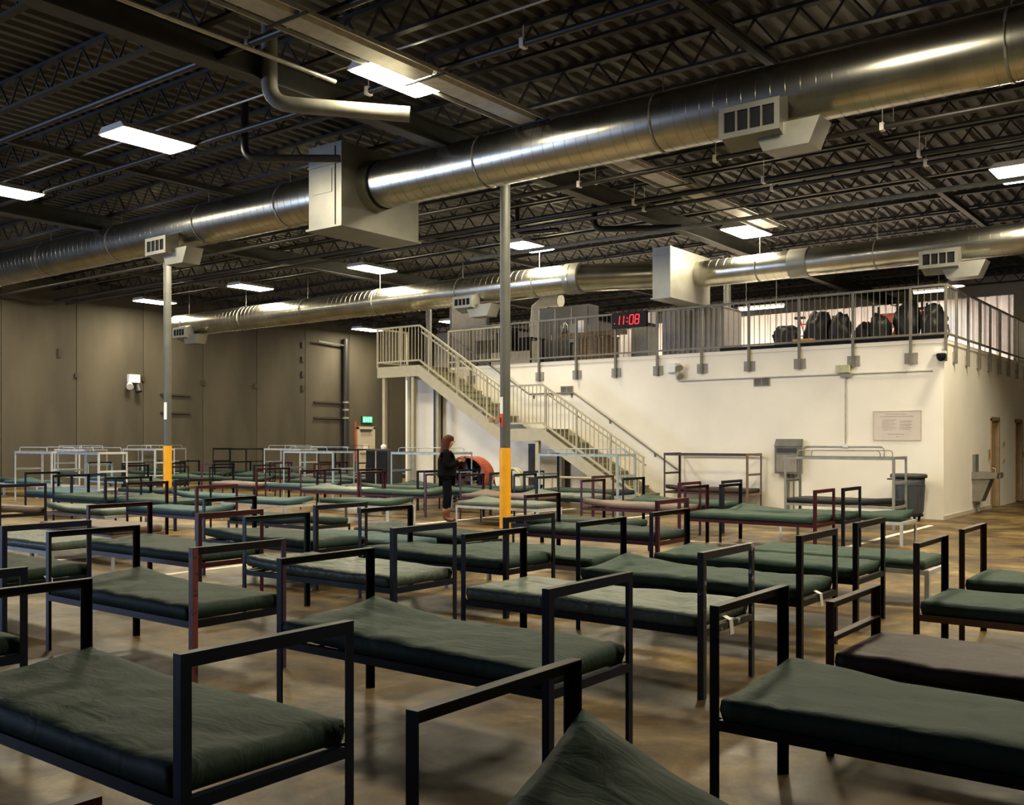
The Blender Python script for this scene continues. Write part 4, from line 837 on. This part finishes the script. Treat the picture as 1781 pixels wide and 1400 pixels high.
# ------------------------------------------------------------ beds
# L-section members shared by every bed
T = 0.005; A = 0.042; W = 0.76
def lpost(h): return MB().prism([(0, 0), (A, 0), (A, T), (T, T), (T, A), (0, A)], 0, h).mesh('post')     # outer corner at origin, legs towards +x +y
MESH = {}
def gm(key, fn):
    if key not in MESH: MESH[key] = fn()
    return MESH[key]
def rail_x(L): return MB().box(A, L - A, 0, T, -0.045, 0).box(A, L - A, T, 0.035, -T, 0).mesh('side_rail')
def rail_y(): return MB().box(0, T, A, W - A, -0.045, 0).box(T, 0.035, A, W - A, -T, 0).mesh('end_rail')
def rail_top(h=0.042): return MB().box(0, T, A, W - A, -h, 0).box(0, A, 0, W, 0, T).mesh('top_rail')
BEDS = []
def place(o, x, y, z=0, sx=1, sy=1):
    o.location = (x, y, z); o.scale = (sx, sy, 1)
def bed(xw, y0, kind, fw, fe, mt, phrase, L=1.93, seed=None, curl=None, near=False, rz=0.0, group=None, tagm=False, over=None):
    """xw,y0 = south-west corner; fw/fe frame colours of west/east ends; kind F framed, L low, S short head, T tall bunk"""
    root = thing('steel_bed', '', 'bed', (xw, y0, 0), rz, group)
    ph = {'F': 0.90, 'L': 0.36, 'S': 0.775, 'T': 1.30}[kind]; dz = 0.36 if kind == 'L' else 0.43
    pw = gm(('post', ph), lambda: lpost(ph)); pe = pw
    if kind == 'S': pe = gm(('post', 0.775), lambda: lpost(0.775))
    over = over or {}
    for nm, x, y, sx, sy, c in (('SW', 0, 0, 1, 1, fw), ('NW', 0, W, 1, -1, fw), ('SE', L, 0, -1, 1, fe), ('NE', L, W, -1, -1, fe)):
        o = link('post', pw, M[over.get(nm, c)], root); place(o, x, y, 0, sx, sy)
        if nm in over: o['label'] = FN[over[nm]] + ' painted post'
    fs = over.get('side', fw)
    sr_ = gm(('sr', L), lambda: rail_x(L)); er = gm('er', rail_y); tr = gm('tr', rail_top)
    o = link('side_rail', sr_, M[fs], root); place(o, 0, 0, dz); o = link('side_rail', sr_, M[fs], root); place(o, 0, W, dz, 1, -1)
    o = link('end_rail', er, M[fw], root); place(o, 0, 0, dz); o = link('end_rail', er, M[fe], root); place(o, L, 0, dz, -1, 1)
    if kind in 'FST':
        o = link('top_rail', tr, M[fw], root); place(o, 0, 0, ph); o = link('top_rail', tr, M[fe], root); place(o, L, 0, ph, -1, 1)
    if kind == 'S':
        for x, s, c in ((0, 1, fw), (L, -1, fe)):
            o = link('middle_rail', tr, M[c], root); place(o, x, 0, 0.60, s, 1)
    if kind == 'T':
        for x, s, c in ((0, 1, fw), (L, -1, fe)):
            o = link('middle_rail', er, M[c], root); place(o, x, 0, 0.86, s, 1)
        ur = gm(('ur', L), lambda: MB().box(A, L - A, 0, T, -0.05, 0).box(A, L - A, T, 0.04, -T, 0).mesh('upper_side_rail'))
        o = link('upper_side_rail', ur, M[fs], root); place(o, 0, 0, 1.30 - T - .001); o = link('upper_side_rail', ur, M[fs], root); place(o, 0, W, 1.30 - T - .001, 1, -1)
        if fw not in ('brown', 'black', 'maroon'):
            lp = gm(('lp', L), lambda: MB().tube([(0.25, 0, 0), (0.25, 0, 0.11), (L - 0.25, 0, 0.11), (L - 0.25, 0, 0)], 0.009, 6, 0.07).mesh('guard_loop'))
            o = link('guard_loop', lp, M[fs], root); place(o, 0, 0.02, 1.296); o = link('guard_loop', lp, M[fs], root); place(o, 0, W - 0.02, 1.296)
    nsl = 9 if near else 5
    dkm = gm(('deck', L, nsl), lambda: MB().box(0.036, 0.036 + (L - 0.072), 0.04, 0.07, -0.012, -0.006).box(0.036, L - 0.036, W - 0.07, W - 0.04, -0.012, -0.006).mesh('deck_edge'))
    slm = gm(('slat',), lambda: MB().box(-0.02, 0.02, 0.036, W - 0.036, -0.005, -0.001).mesh('deck_slat'))
    for k in range(nsl):
        o = link('deck_slat', slm, M[fs], root); place(o, 0.12 + (L - 0.24) * k / (nsl - 1), 0, dz)
    # mattress, a thing of its own lying on the frame
    if mt:
        seed = seed if seed is not None else random.randint(0, 999)
        if near: me = mattress(L - 0.10, W - 0.015, 0.10, 36, 14, seed, curl or {}, 1.0)
        else:
            v_ = seed % 6; me = gm(('mat', v_, L), lambda: mattress(L - 0.10, W - 0.015, 0.10, 18, 7, v_ * 17 + 3, {('NW', 'NE', 'SE', 'SW', '', 'NW')[v_]: 0.05}, 0.9))
        mo = link('mattress', me, V[mt])
        c_, s_ = math.cos(rz), math.sin(rz); lx, ly = L / 2, W / 2
        mo.location = (xw + c_ * lx - s_ * ly, y0 + s_ * lx + c_ * ly, dz); mo.rotation_euler = (0, 0, rz)
        if tagm: part('care_tag', MB().prism([(L / 2 - 0.048, 0.030), (L / 2 + 0.002, 0.010), (L / 2 + 0.012, -0.085), (L / 2 + 0.009, -0.088), (L / 2 - 0.001, 0.006), (L / 2 - 0.048, 0.026)], -0.02, 0.035, 'y'), M['whiteplastic'], mo)
    else: mo = None
    BEDS.append((root, mo, kind, fw, fe, mt, phrase, xw + L / 2, y0 + W / 2))
    return root
def mattress(L, Wd, h, nx, ny, seed, curl, amp):
    o_ = Vector((seed * 1.37, seed * 0.71, 0)); mb = MB()
    rc = {'NW': (-1, 1), 'NE': (1, 1), 'SW': (-1, -1), 'SE': (1, -1)}
    def lift(u, v):
        z = 0
        for k, a in curl.items():
            if k == '': continue
            sx, sy = rc[k]; d = math.hypot((u - sx * L / 2) / 0.75, (v - sy * Wd / 2) / 0.6); z += a * max(0, 1 - d) ** 1.5 * 1.35
        return z
    def top(u, v):
        e = min(1, min(L / 2 - abs(u), Wd / 2 - abs(v)) / 0.028); e = math.sin(e * PI / 2)
        w1 = noise.noise(Vector((u * 1.3, v * 1.6, 0)) + o_) * 0.022 * amp
        w2 = noise.noise(Vector((u * 5 + v * 2, v * 7, 2)) + o_) * 0.010 * amp
        rd = noise.noise(Vector((u * 2.3 - v, v * 3.2 + u, 5)) + o_); w3 = -0.015 * amp * max(0, 1 - abs(rd) * 11)
        return h * (0.88 + 0.12 * e) + (w1 + w2 + w3) * (0.35 + 0.65 * e) + lift(u, v)
    us = [-L / 2 + L * i / nx for i in range(nx + 1)]; vs_ = [-Wd / 2 + Wd * j / ny for j in range(ny + 1)]
    V0 = []; idx = {}
    def edgeoff(u, v): return 0.006 * noise.noise(Vector((u * 4, v * 4, 9)) + o_)
    for i, u in enumerate(us):
        for j, v in enumerate(vs_):
            idx[('t', i, j)] = len(V0); V0.append((u, v + (edgeoff(u, v) if j in (0, ny) else 0), top(u, v)))
    for i, u in enumerate(us):
        for j, v in enumerate(vs_):
            idx[('b', i, j)] = len(V0); lf = lift(u, v) * 0.95; V0.append((u * 0.995, v * 0.985, 0.001 + lf))
    mid = {}
    per = [(i, 0) for i in range(nx)] + [(nx, j) for j in range(ny)] + [(i, ny) for i in range(nx, 0, -1)] + [(0, j) for j in range(ny, 0, -1)]
    for (i, j) in per:
        u, v = us[i], vs_[j]; ou = 0.006 if i == nx else (-0.006 if i == 0 else 0); ov = 0.004 if j == ny else (-0.004 if j == 0 else 0)
        mid[(i, j)] = len(V0); V0.append((u + ou, v + ov, h * 0.45 + lift(u, v) + 0.01 * noise.noise(Vector((u * 6, v * 6, 4)) + o_)))
    F_ = []
    for i in range(nx):
        for j in range(ny):
            F_.append((idx['t', i, j], idx['t', i + 1, j], idx['t', i + 1, j + 1], idx['t', i, j + 1]))
            F_.append((idx['b', i, j], idx['b', i, j + 1], idx['b', i + 1, j + 1], idx['b', i + 1, j]))
    n = len(per)
    for k in range(n):
        a = per[k]; b = per[(k + 1) % n]
        F_.append((idx['t', a[0], a[1]], mid[a], mid[b], idx['t', b[0], b[1]])); F_.append((mid[a], idx['b', a[0], a[1]], idx['b', b[0], b[1]], mid[b]))
    mb.add(V0, F_, True); return mb.mesh('mattress')

N_ = True
# ---- near and middle beds (south-west corner x, y)
bed(-3.73, 0.27, 'F', 'maroon', 'maroon', None, 'barely showing at the bottom left edge', near=N_)
bed(-4.71, 1.86, 'F', 'navy', 'navy', 'green', 'nearest the camera at bottom left', seed=11, curl={'NW': 0.035}, near=N_, over={'side': 'black'})
bed(-1.76, 1.84, 'F', 'black', 'black', 'green', 'at bottom centre, with the curled-up corner', seed=5, curl={'NW': 0.17, 'NE': 0.03}, near=N_)
bed(-7.30, 1.88, 'F', 'black', 'navy', 'green', 'cut by left edge beyond the nearest bed', seed=21, near=N_)
bed(-4.60, 3.72, 'F', 'black', 'navy', 'green', 'in the centre foreground, far end raised', seed=31, curl={'NW': 0.06, 'SW': 0.02}, near=N_, L=1.96)
bed(-7.33, 3.74, 'F', 'black', 'black', 'green', 'behind nearest bed, with red peeling post', seed=41, curl={'NW': 0.04}, near=N_, L=1.87, over={'SE': 'redworn', 'NE': 'purple'})
bed(-10.0, 3.76, 'F', 'black', 'navy', 'green', 'at left edge behind the peeling-post bed', seed=45, near=N_, tagm=True)
bed(-1.85, 3.77, 'F', 'black', 'black', 'green', 'in right foreground, running off frame', seed=51, curl={'NW': 0.03}, near=N_)
bed(-1.77, 4.92, 'S', 'brown', 'brown', 'brown', 'with short double-rail headboard at right', seed=56, near=N_, L=2.0, over={'side': 'brown'})
bed(-4.70, 5.50, 'F', 'black', 'worn', 'pale', 'centre right, pale creased with white tag', seed=61, near=N_, tagm=True, L=1.96)
bed(-7.33, 5.54, 'F', 'teal', 'navy', 'pale', 'centre left, palest and dusty', seed=66, curl={'SW': 0.03}, near=N_, L=1.9)
bed(-9.98, 5.53, 'F', 'maroon', 'maroon', 'green', 'left of the palest dusty one', seed=71, curl={'NW': 0.02}, near=N_, L=2.0)
bed(-12.6, 5.5, 'L', 'white', 'white', 'pale', 'at left edge beyond the peeling-post bed', seed=75, near=N_)
bed(-4.62, 6.90, 'F', 'black', 'black', 'green', 'right of centre behind the pale creased one', seed=81, curl={'NW': 0.05}, near=N_, tagm=True, L=1.96)
bed(-7.28, 6.92, 'F', 'black', 'black', 'green', 'mid-room, just in front of nearer column', seed=86, near=N_, L=1.90)
bed(-9.98, 6.97, 'F', 'black', 'black', 'green', 'directly behind the palest dusty one', seed=91, curl={'SW': 0.03}, near=N_, L=2.0, over={'SW': 'teal'})
bed(-1.88, 6.88, 'F', 'brown', 'brown', 'green', 'at right edge behind the short headboard one', seed=96, near=N_, over={'NW': 'black', 'side': 'tanbrown'})
bed(-13.75, 6.90, 'L', 'tanbrown', 'tanbrown', 'tan', 'left side, behind the nearer maroon bed', seed=99, near=N_)
bed(-4.68, 8.25, 'F', 'black', 'black', 'green', 'right of centre, fourth row from camera', seed=101, curl={'NW': 0.03}, near=N_, L=1.98, over={'SW': 'purple'})
bed(-7.05, 7.98, 'L', 'white', 'white', 'green', 'mid-room behind the bed before nearer column', seed=106, near=N_)
bed(-9.62, 7.86, 'L', 'grey', 'grey', 'teal', 'second in front of the woman', seed=111, near=N_)
bed(-1.89, 8.17, 'F', 'brown', 'brown', 'green', 'farthest at the right edge', seed=116, near=N_)
bed(-4.45, 9.75, 'L', 'white', 'white', 'green', 'between the two right-hand columns of beds', seed=121, near=N_)
bed(-9.52, 8.92, 'L', 'black', 'black', 'dgreen', 'directly in front of the woman', seed=126, curl={'NW': 0.04}, near=N_)
bed(-7.42, 9.90, 'F', 'maroon', 'maroon', 'dgreen', 'just right of nearer column base', seed=131, near=N_, L=1.92, over={'NW': 'black', 'side': 'maroon'})
bed(-8.95, 11.65, 'L', 'black', 'black', 'dgreen', 'behind the maroon bed by nearer column', seed=136)
bed(-12.7, 9.32, 'L', 'black', 'black', 'dgreen', 'left of centre, before the low white beds', seed=2)
bed(-14.78, 8.87, 'F', 'maroon', 'maroon', 'teal', 'in front and right of left column', seed=7)
bed(-17.5, 7.2, 'F', 'black', 'black', 'tan', 'at left edge, with the tan mattress', seed=8)
bed(-16.88, 8.60, 'L', 'white', 'white', 'pale', 'left of the left column, pale mattress', seed=9)
# right side, far
bed(-9.45, 14.25, 'F', 'maroon', 'maroon', 'tan', 'in front of the stair foot', seed=141)
bed(-6.92, 13.24, 'F', 'maroon', 'maroon', 'green', 'in front of the electrical panel', seed=142, L=2.02)
bed(-6.75, 14.08, 'F', 'black', 'black', 'green', 'behind the maroon bed near electrical panel', seed=143, L=1.95)
bed(-9.30, 15.4, 'F', 'black', 'black', 'green', 'in front of the brown tall bunk', seed=144, L=2.0, over={})
bed(-6.25, 15.25, 'L', 'white', 'white', 'green', 'in front of the grey tall bunk', seed=145)
bed(-7.12, 17.6, 'T', 'grey', 'grey', 'black', 'beside the trash can', L=2.0, seed=146)
bed(-10.93, 19.93, 'T', 'brown', 'tanbrown', 'brown', 'against white wall by stair foot', L=2.05, seed=147)
bed(-12.75, 17.55, 'T', 'bluegrey', 'bluegrey', 'dgreen', 'in front of the lower stairs', L=2.05, seed=148, over={'NW': 'navy'})
bed(-17.2, 17.45, 'T', 'bluegrey', 'bluegrey', 'dgreen', 'under stair platform, behind the woman', L=2.0, seed=149)
bed(-21.3, 17.45, 'T', 'bluegrey', 'bluegrey', 'dgreen', 'just left of the stair platform posts', L=2.0, seed=150)
# centre far
for a in ((-12.2, 14.12, 'L', 'white', 'white', 'pale', 'between the woman and nearer column'),
          (-14.85, 13.02, 'L', 'white', 'white', 'green', 'immediately left of the woman'),
          (-16.55, 12.0, 'L', 'white', 'white', 'teal', 'second to the left of the woman'),
          (-18.75, 12.3, 'L', 'white', 'white', 'teal', 'just right of the left column'),
          (-12.9, 15.05, 'F', 'maroon', 'black', 'tan', 'passing behind nearer column, grey-brown mattress'),
          (-15.62, 14.9, 'F', 'maroon', 'purple', 'green', 'behind the woman, purple near post'),
          (-17.62, 14.92, 'F', 'maroon', 'maroon', 'pale', 'second left of woman, pale mattress'),
          (-19.62, 15.5, 'F', 'maroon', 'black', 'teal', 'far middle, with blue-green mattress'),
          (-21.62, 15.3, 'F', 'black', 'maroon', 'tan', 'far middle, with mauve-brown mattress'),
          (-12.15, 15.86, 'F', 'navy', 'maroon', 'pale', 'far right behind the nearer column'),
          (-14.95, 16.2, 'F', 'navy', 'black', 'green', 'right of the woman before orange fan'),
          (-17.1, 16.25, 'F', 'black', 'black', 'green', 'far behind the woman to her left'),
          (-14.95, 17.4, 'F', 'navy', 'navy', 'dgreen', 'nearest to the orange fan'),
          (-17.05, 10.0, 'F', 'black', 'black', 'green', 'just in front of the left column'),
          (-19.05, 9.85, 'F', 'black', 'black', 'green', 'left of the left column'),
          (-21.1, 10.3, 'F', 'black', 'navy', 'teal', 'toward left edge, with blue-green mattress')):
    bed(*a)
# far left field: rows towards the concrete wall
F0 = [(-23.95, 12.5, 'T', 'bluegrey', 'white', None), (-26.25, 12.55, 'T', 'white', 'white', None), (-28.7, 13.4, 'L', 'white', 'white', 'teal'), (-30.8, 13.5, 'L', 'white', 'white', 'green'),
      (-27.0, 15.0, 'F', 'bluegrey', 'black', 'teal'), (-24.8, 14.8, 'F', 'black', 'black', 'green'), (-21.9, 12.9, 'L', 'grey', 'grey', 'dgreen'),
      (-29.3, 16.3, 'F', 'navy', 'black', 'dgreen'), (-31.6, 16.4, 'T', 'white', 'grey', 'dgreen'), (-26.6, 17.2, 'F', 'black', 'purple', 'green'), (-24.3, 17.3, 'F', 'black', 'black', 'dgreen'),
      (-21.9, 19.3, 'F', 'maroon', 'black', 'dgreen'), (-24.2, 19.4, 'F', 'purple', 'maroon', 'dgreen'), (-26.5, 19.6, 'F', 'black', 'navy', 'green'), (-28.9, 19.3, 'F', 'black', 'black', 'dgreen'),
      (-31.2, 18.6, 'T', 'white', 'white', 'dgreen'), (-33.2, 20.4, 'T', 'grey', 'grey', 'dgreen'), (-30.3, 21.6, 'T', 'black', 'black', 'dgreen'), (-27.9, 22.0, 'T', 'white', 'white', 'dgreen'), (-25.4, 22.3, 'T', 'navy', 'navy', 'dgreen'),
      (-22.9, 22.5, 'T', 'brown', 'brown', 'dgreen'), (-22.0, 24.6, 'T', 'grey', 'black', None), (-25.1, 24.8, 'T', 'maroon', 'maroon', 'dgreen'), (-23.3, 20.9, 'F', 'maroon', 'maroon', 'black')]
for a in F0: bed(*a, None)
ORD = ['leftmost', 'second from left', 'third from left', 'fourth from left', 'fifth from left', 'sixth from left', 'seventh from left', 'eighth from left', 'ninth from left', 'tenth from left', 'eleventh from left', 'twelfth from left', 'thirteenth from left', 'fourteenth from left']
far = [b for b in BEDS if b[6] is None]
def scr(b):
    d = -0.609 * b[7] + 0.793 * b[8]; return (0.793 * b[7] + 0.609 * b[8]) / d
zones = {}
for b in far:
    zn = ('tall bunk' if b[2] == 'T' else 'low bed' if b[2] == 'L' else 'framed bed'); zones.setdefault(zn, []).append(b)
phr = {}
for zn, l in zones.items():
    for k, b in enumerate(sorted(l, key=scr)): phr[b[0].name] = '%s of the distant %ss' % (ORD[k], zn)
for root, mo, kind, fw, fe, mt, phrase, *_ in BEDS:
    p_ = phrase or phr[root.name]
    col = FN[fw] if fw == fe else FN[fw] + ' and ' + FN[fe]
    kn = {'F': 'steel bed frame', 'L': 'low bed frame', 'S': 'steel bed frame', 'T': 'tall bunk frame'}[kind]
    root['label'] = ' '.join(('%s %s %s' % (col, kn, p_)).split()[:16]); root['group'] = 'steel beds in rows across the hall'
    if mo:
        tag(mo, ' '.join(('%s mattress on the %s bed %s' % (VN[mt], FN[fw], p_)).split()[:16]), 'mattress', 'vinyl mattresses on the steel beds')
tp = tag(part('pink_tape', MB().box(-1.778, -1.7705, 4.915, 4.963, 0.34, 0.41).box(-1.778, -1.73, 4.912, 4.9195, 0.34, 0.41), M['pink']), 'bright pink tape on the post of the brown headboard bed', 'tape')

# ------------------------------------------------------------ standing woman
def skinned(name, verts, edges, radii, m, parent, sub=2, extra=None):
    me = bpy.data.meshes.new(name + '_skin'); me.from_pydata(verts, edges, []); o = bpy.data.objects.new(name + '_tmp', me); COL.objects.link(o)
    sk = o.modifiers.new('s', 'SKIN'); sk.use_smooth_shade = True
    ss = o.modifiers.new('d', 'SUBSURF'); ss.levels = sub; ss.render_levels = sub
    for i, r in enumerate(radii):
        v_ = me.skin_vertices[0].data[i]; v_.radius = r if isinstance(r, tuple) else (r, r); v_.use_root = (i == 0)
    dg_ = bpy.context.evaluated_depsgraph_get(); out = bpy.data.meshes.new_from_object(o.evaluated_get(dg_)); bpy.data.objects.remove(o)
    if extra:
        bm2 = bmesh.new(); bm2.from_mesh(out); tmp = extra.mesh('t'); bm2.from_mesh(tmp); bm2.to_mesh(out); bm2.free(); bpy.data.meshes.remove(tmp)
    for p in out.polygons: p.use_smooth = True
    return link(name, out, m, parent)
wo = thing('person', 'woman with long auburn hair in black jacket looking down at a phone', 'person', (-12.62, 14.35, 0), YAW + 0.1)
# local frame: +x forward, +y left, z up
hx = 0.02
spine = [(0, 0, 0.92), (0.0, 0, 1.08), (-0.01, 0, 1.24), (-0.02, 0, 1.36), (0.0, 0, 1.42), (0.025, 0, 1.47)]
vv = list(spine); ee = [(0, 1), (1, 2), (2, 3), (3, 4), (4, 5)]; rr = [(0.15, 0.12), (0.13, 0.10), (0.145, 0.105), (0.13, 0.085), 0.052, 0.050]
head = [(0.05, 0, 1.53), (0.045, 0, 1.60)]
vv += head; ee += [(5, 6), (6, 7)]; rr += [(0.072, 0.082), (0.070, 0.085)]
for s in (1, -1):
    b0 = len(vv)
    vv += [(0, s * 0.165, 1.35), (-0.03, s * 0.20, 1.20), (-0.02, s * 0.215, 1.08), (0.12, s * 0.16, 1.13), (0.24, s * 0.07, 1.19), (0.29, s * 0.045, 1.21)]
    rr += [0.055, 0.045, 0.040, 0.035, 0.025, 0.026]; ee += [(3, b0)] + [(b0 + i, b0 + i + 1) for i in range(5)]
    b0 = len(vv)
    vv += [(0, s * 0.09, 0.86), (0.01 + 0.02 * s, s * 0.095, 0.50), (-0.01 + 0.03 * s, s * 0.09, 0.30), (-0.02 + 0.03 * s, s * 0.085, 0.09), (0.07 + 0.03 * s, s * 0.09, 0.045), (0.15 + 0.03 * s, s * 0.095, 0.03)]
    rr += [0.085, 0.056, 0.052, 0.036, 0.034, 0.022]; ee += [(0, b0)] + [(b0 + i, b0 + i + 1) for i in range(5)]
fing = MB()
for s in (1, -1):
    for k in range(4):
        p0 = Vector((0.30, s * (0.045), 1.225 - k * 0.018)); l = (0.036, 0.042, 0.038, 0.030)[k]
        fing.tube([p0, p0 + Vector((l, -s * 0.010, 0.012)), p0 + Vector((l + 0.012, -s * 0.032, 0.014))], [0.008, 0.0075, 0.006], 6)
    fing.tube([(0.28, s * 0.035, 1.235), (0.305, s * 0.02, 1.26), (0.325, s * 0.008, 1.268)], [0.009, 0.0085, 0.007], 6)
# nose, ears, lips
fing.tube([(0.125, 0, 1.595), (0.145, 0, 1.565), (0.128, 0, 1.555)], [0.008, 0.013, 0.010], 6)
for s in (1, -1): fing.tube([(0.04, s * 0.083, 1.59), (0.045, s * 0.090, 1.57), (0.045, s * 0.084, 1.55)], [0.01, 0.014, 0.008], 6)
skinned('body', vv, ee, rr, M['skin'], wo, 2, fing)
fb = MB()
for s in (1, -1): fb.tube([(0.118, s * 0.03 - 0.008, 1.585), (0.122, s * 0.03, 1.583), (0.118, s * 0.03 + 0.008, 1.585)], 0.007, 6)
part('eyes', fb, M['blk'], wo); part('lips', MB().tube([(0.118, -0.02, 1.525), (0.126, 0, 1.527), (0.118, 0.02, 1.525)], 0.007, 6), M['red'], wo)
vj = [(0, 0, 0.80), (0.0, 0, 0.95), (0.0, 0, 1.08), (-0.01, 0, 1.24), (-0.02, 0, 1.37), (0.0, 0, 1.41)]; ej = [(i, i + 1) for i in range(5)]; rj = [(0.21, 0.19), (0.205, 0.185), (0.19, 0.165), (0.20, 0.16), (0.175, 0.125), 0.065]
for s in (1, -1):
    b0 = len(vj); vj += [(0, s * 0.17, 1.355), (-0.03, s * 0.205, 1.20), (-0.02, s * 0.22, 1.08), (0.12, s * 0.165, 1.13), (0.225, s * 0.08, 1.185)]
    rj += [0.078, 0.068, 0.062, 0.055, 0.045]; ej += [(4, b0)] + [(b0 + i, b0 + i + 1) for i in range(4)]
jk = skinned('jacket', vj, ej, rj, M['jacket'], wo, 2)
vt = [(0, 0, 0.90)]; et = []; rt = [(0.155, 0.13)]
for s in (1, -1):
    b0 = len(vt); vt += [(0, s * 0.09, 0.82), (0.01 + 0.02 * s, s * 0.095, 0.50), (-0.01 + 0.03 * s, s * 0.09, 0.24)]; rt += [0.105, 0.075, 0.062]; et += [(0, b0), (b0, b0 + 1), (b0 + 1, b0 + 2)]
skinned('trousers', vt, et, rt, M['trouser'], wo, 2)
for s in (1, -1):
    skinned('boot', [(-0.02 + 0.03 * s, s * 0.085, 0.27), (-0.02 + 0.03 * s, s * 0.085, 0.08), (0.07 + 0.03 * s, s * 0.09, 0.048), (0.17 + 0.03 * s, s * 0.095, 0.04)], [(0, 1), (1, 2), (2, 3)], [0.058, 0.050, 0.046, 0.034], M['boot'], wo, 2)
hb = MB()
prof = []
nseg = 22; rows = 18; vs = []
for i in range(rows + 1):
    t_ = i / rows; z = 1.705 - t_ * 0.42
    if t_ < 0.25: rx = 0.118 * math.sqrt(max(0.0001, 1 - ((0.25 - t_) / 0.25) ** 2)); ry = rx * 0.90
    else: rx = 0.118 - 0.02 * (t_ - 0.25); ry = 0.106 + 0.03 * (t_ - 0.25)
    cx = 0.03 - 0.085 * max(0, t_ - 0.12)
    for k in range(nseg):
        a = 2 * PI * k / nseg; fr = max(0, math.cos(a)); opn = 1 - (0.62 * fr ** 1.5 if t_ > 0.28 else 0)
        j_ = 1 + 0.07 * noise.noise(Vector((math.cos(a) * 4, math.sin(a) * 4, z * 3)))
        vs.append((cx + rx * math.cos(a) * opn * j_, ry * math.sin(a) * j_, z))
hb.add(vs, [(g * nseg + (k + 1) % nseg, g * nseg + k, (g + 1) * nseg + k, (g + 1) * nseg + (k + 1) % nseg) for g in range(rows) for k in range(nseg)], True)
part('hair', hb, M['hair'], wo)
phn = tag(part('mobile_phone', MB().box(-0.006, 0.006, -0.036, 0.036, -0.07, 0.07), M['blk']), 'dark mobile phone held in the woman\'s hands', 'phone')
v3 = Vector((0.325, 0, 1.225)); v3.rotate(Matrix.Rotation(YAW + 0.1, 3, 'Z')); phn.location = Vector((-12.62, 14.35, 0)) + v3; phn.rotation_euler = (0, 0.5, YAW + 0.1)
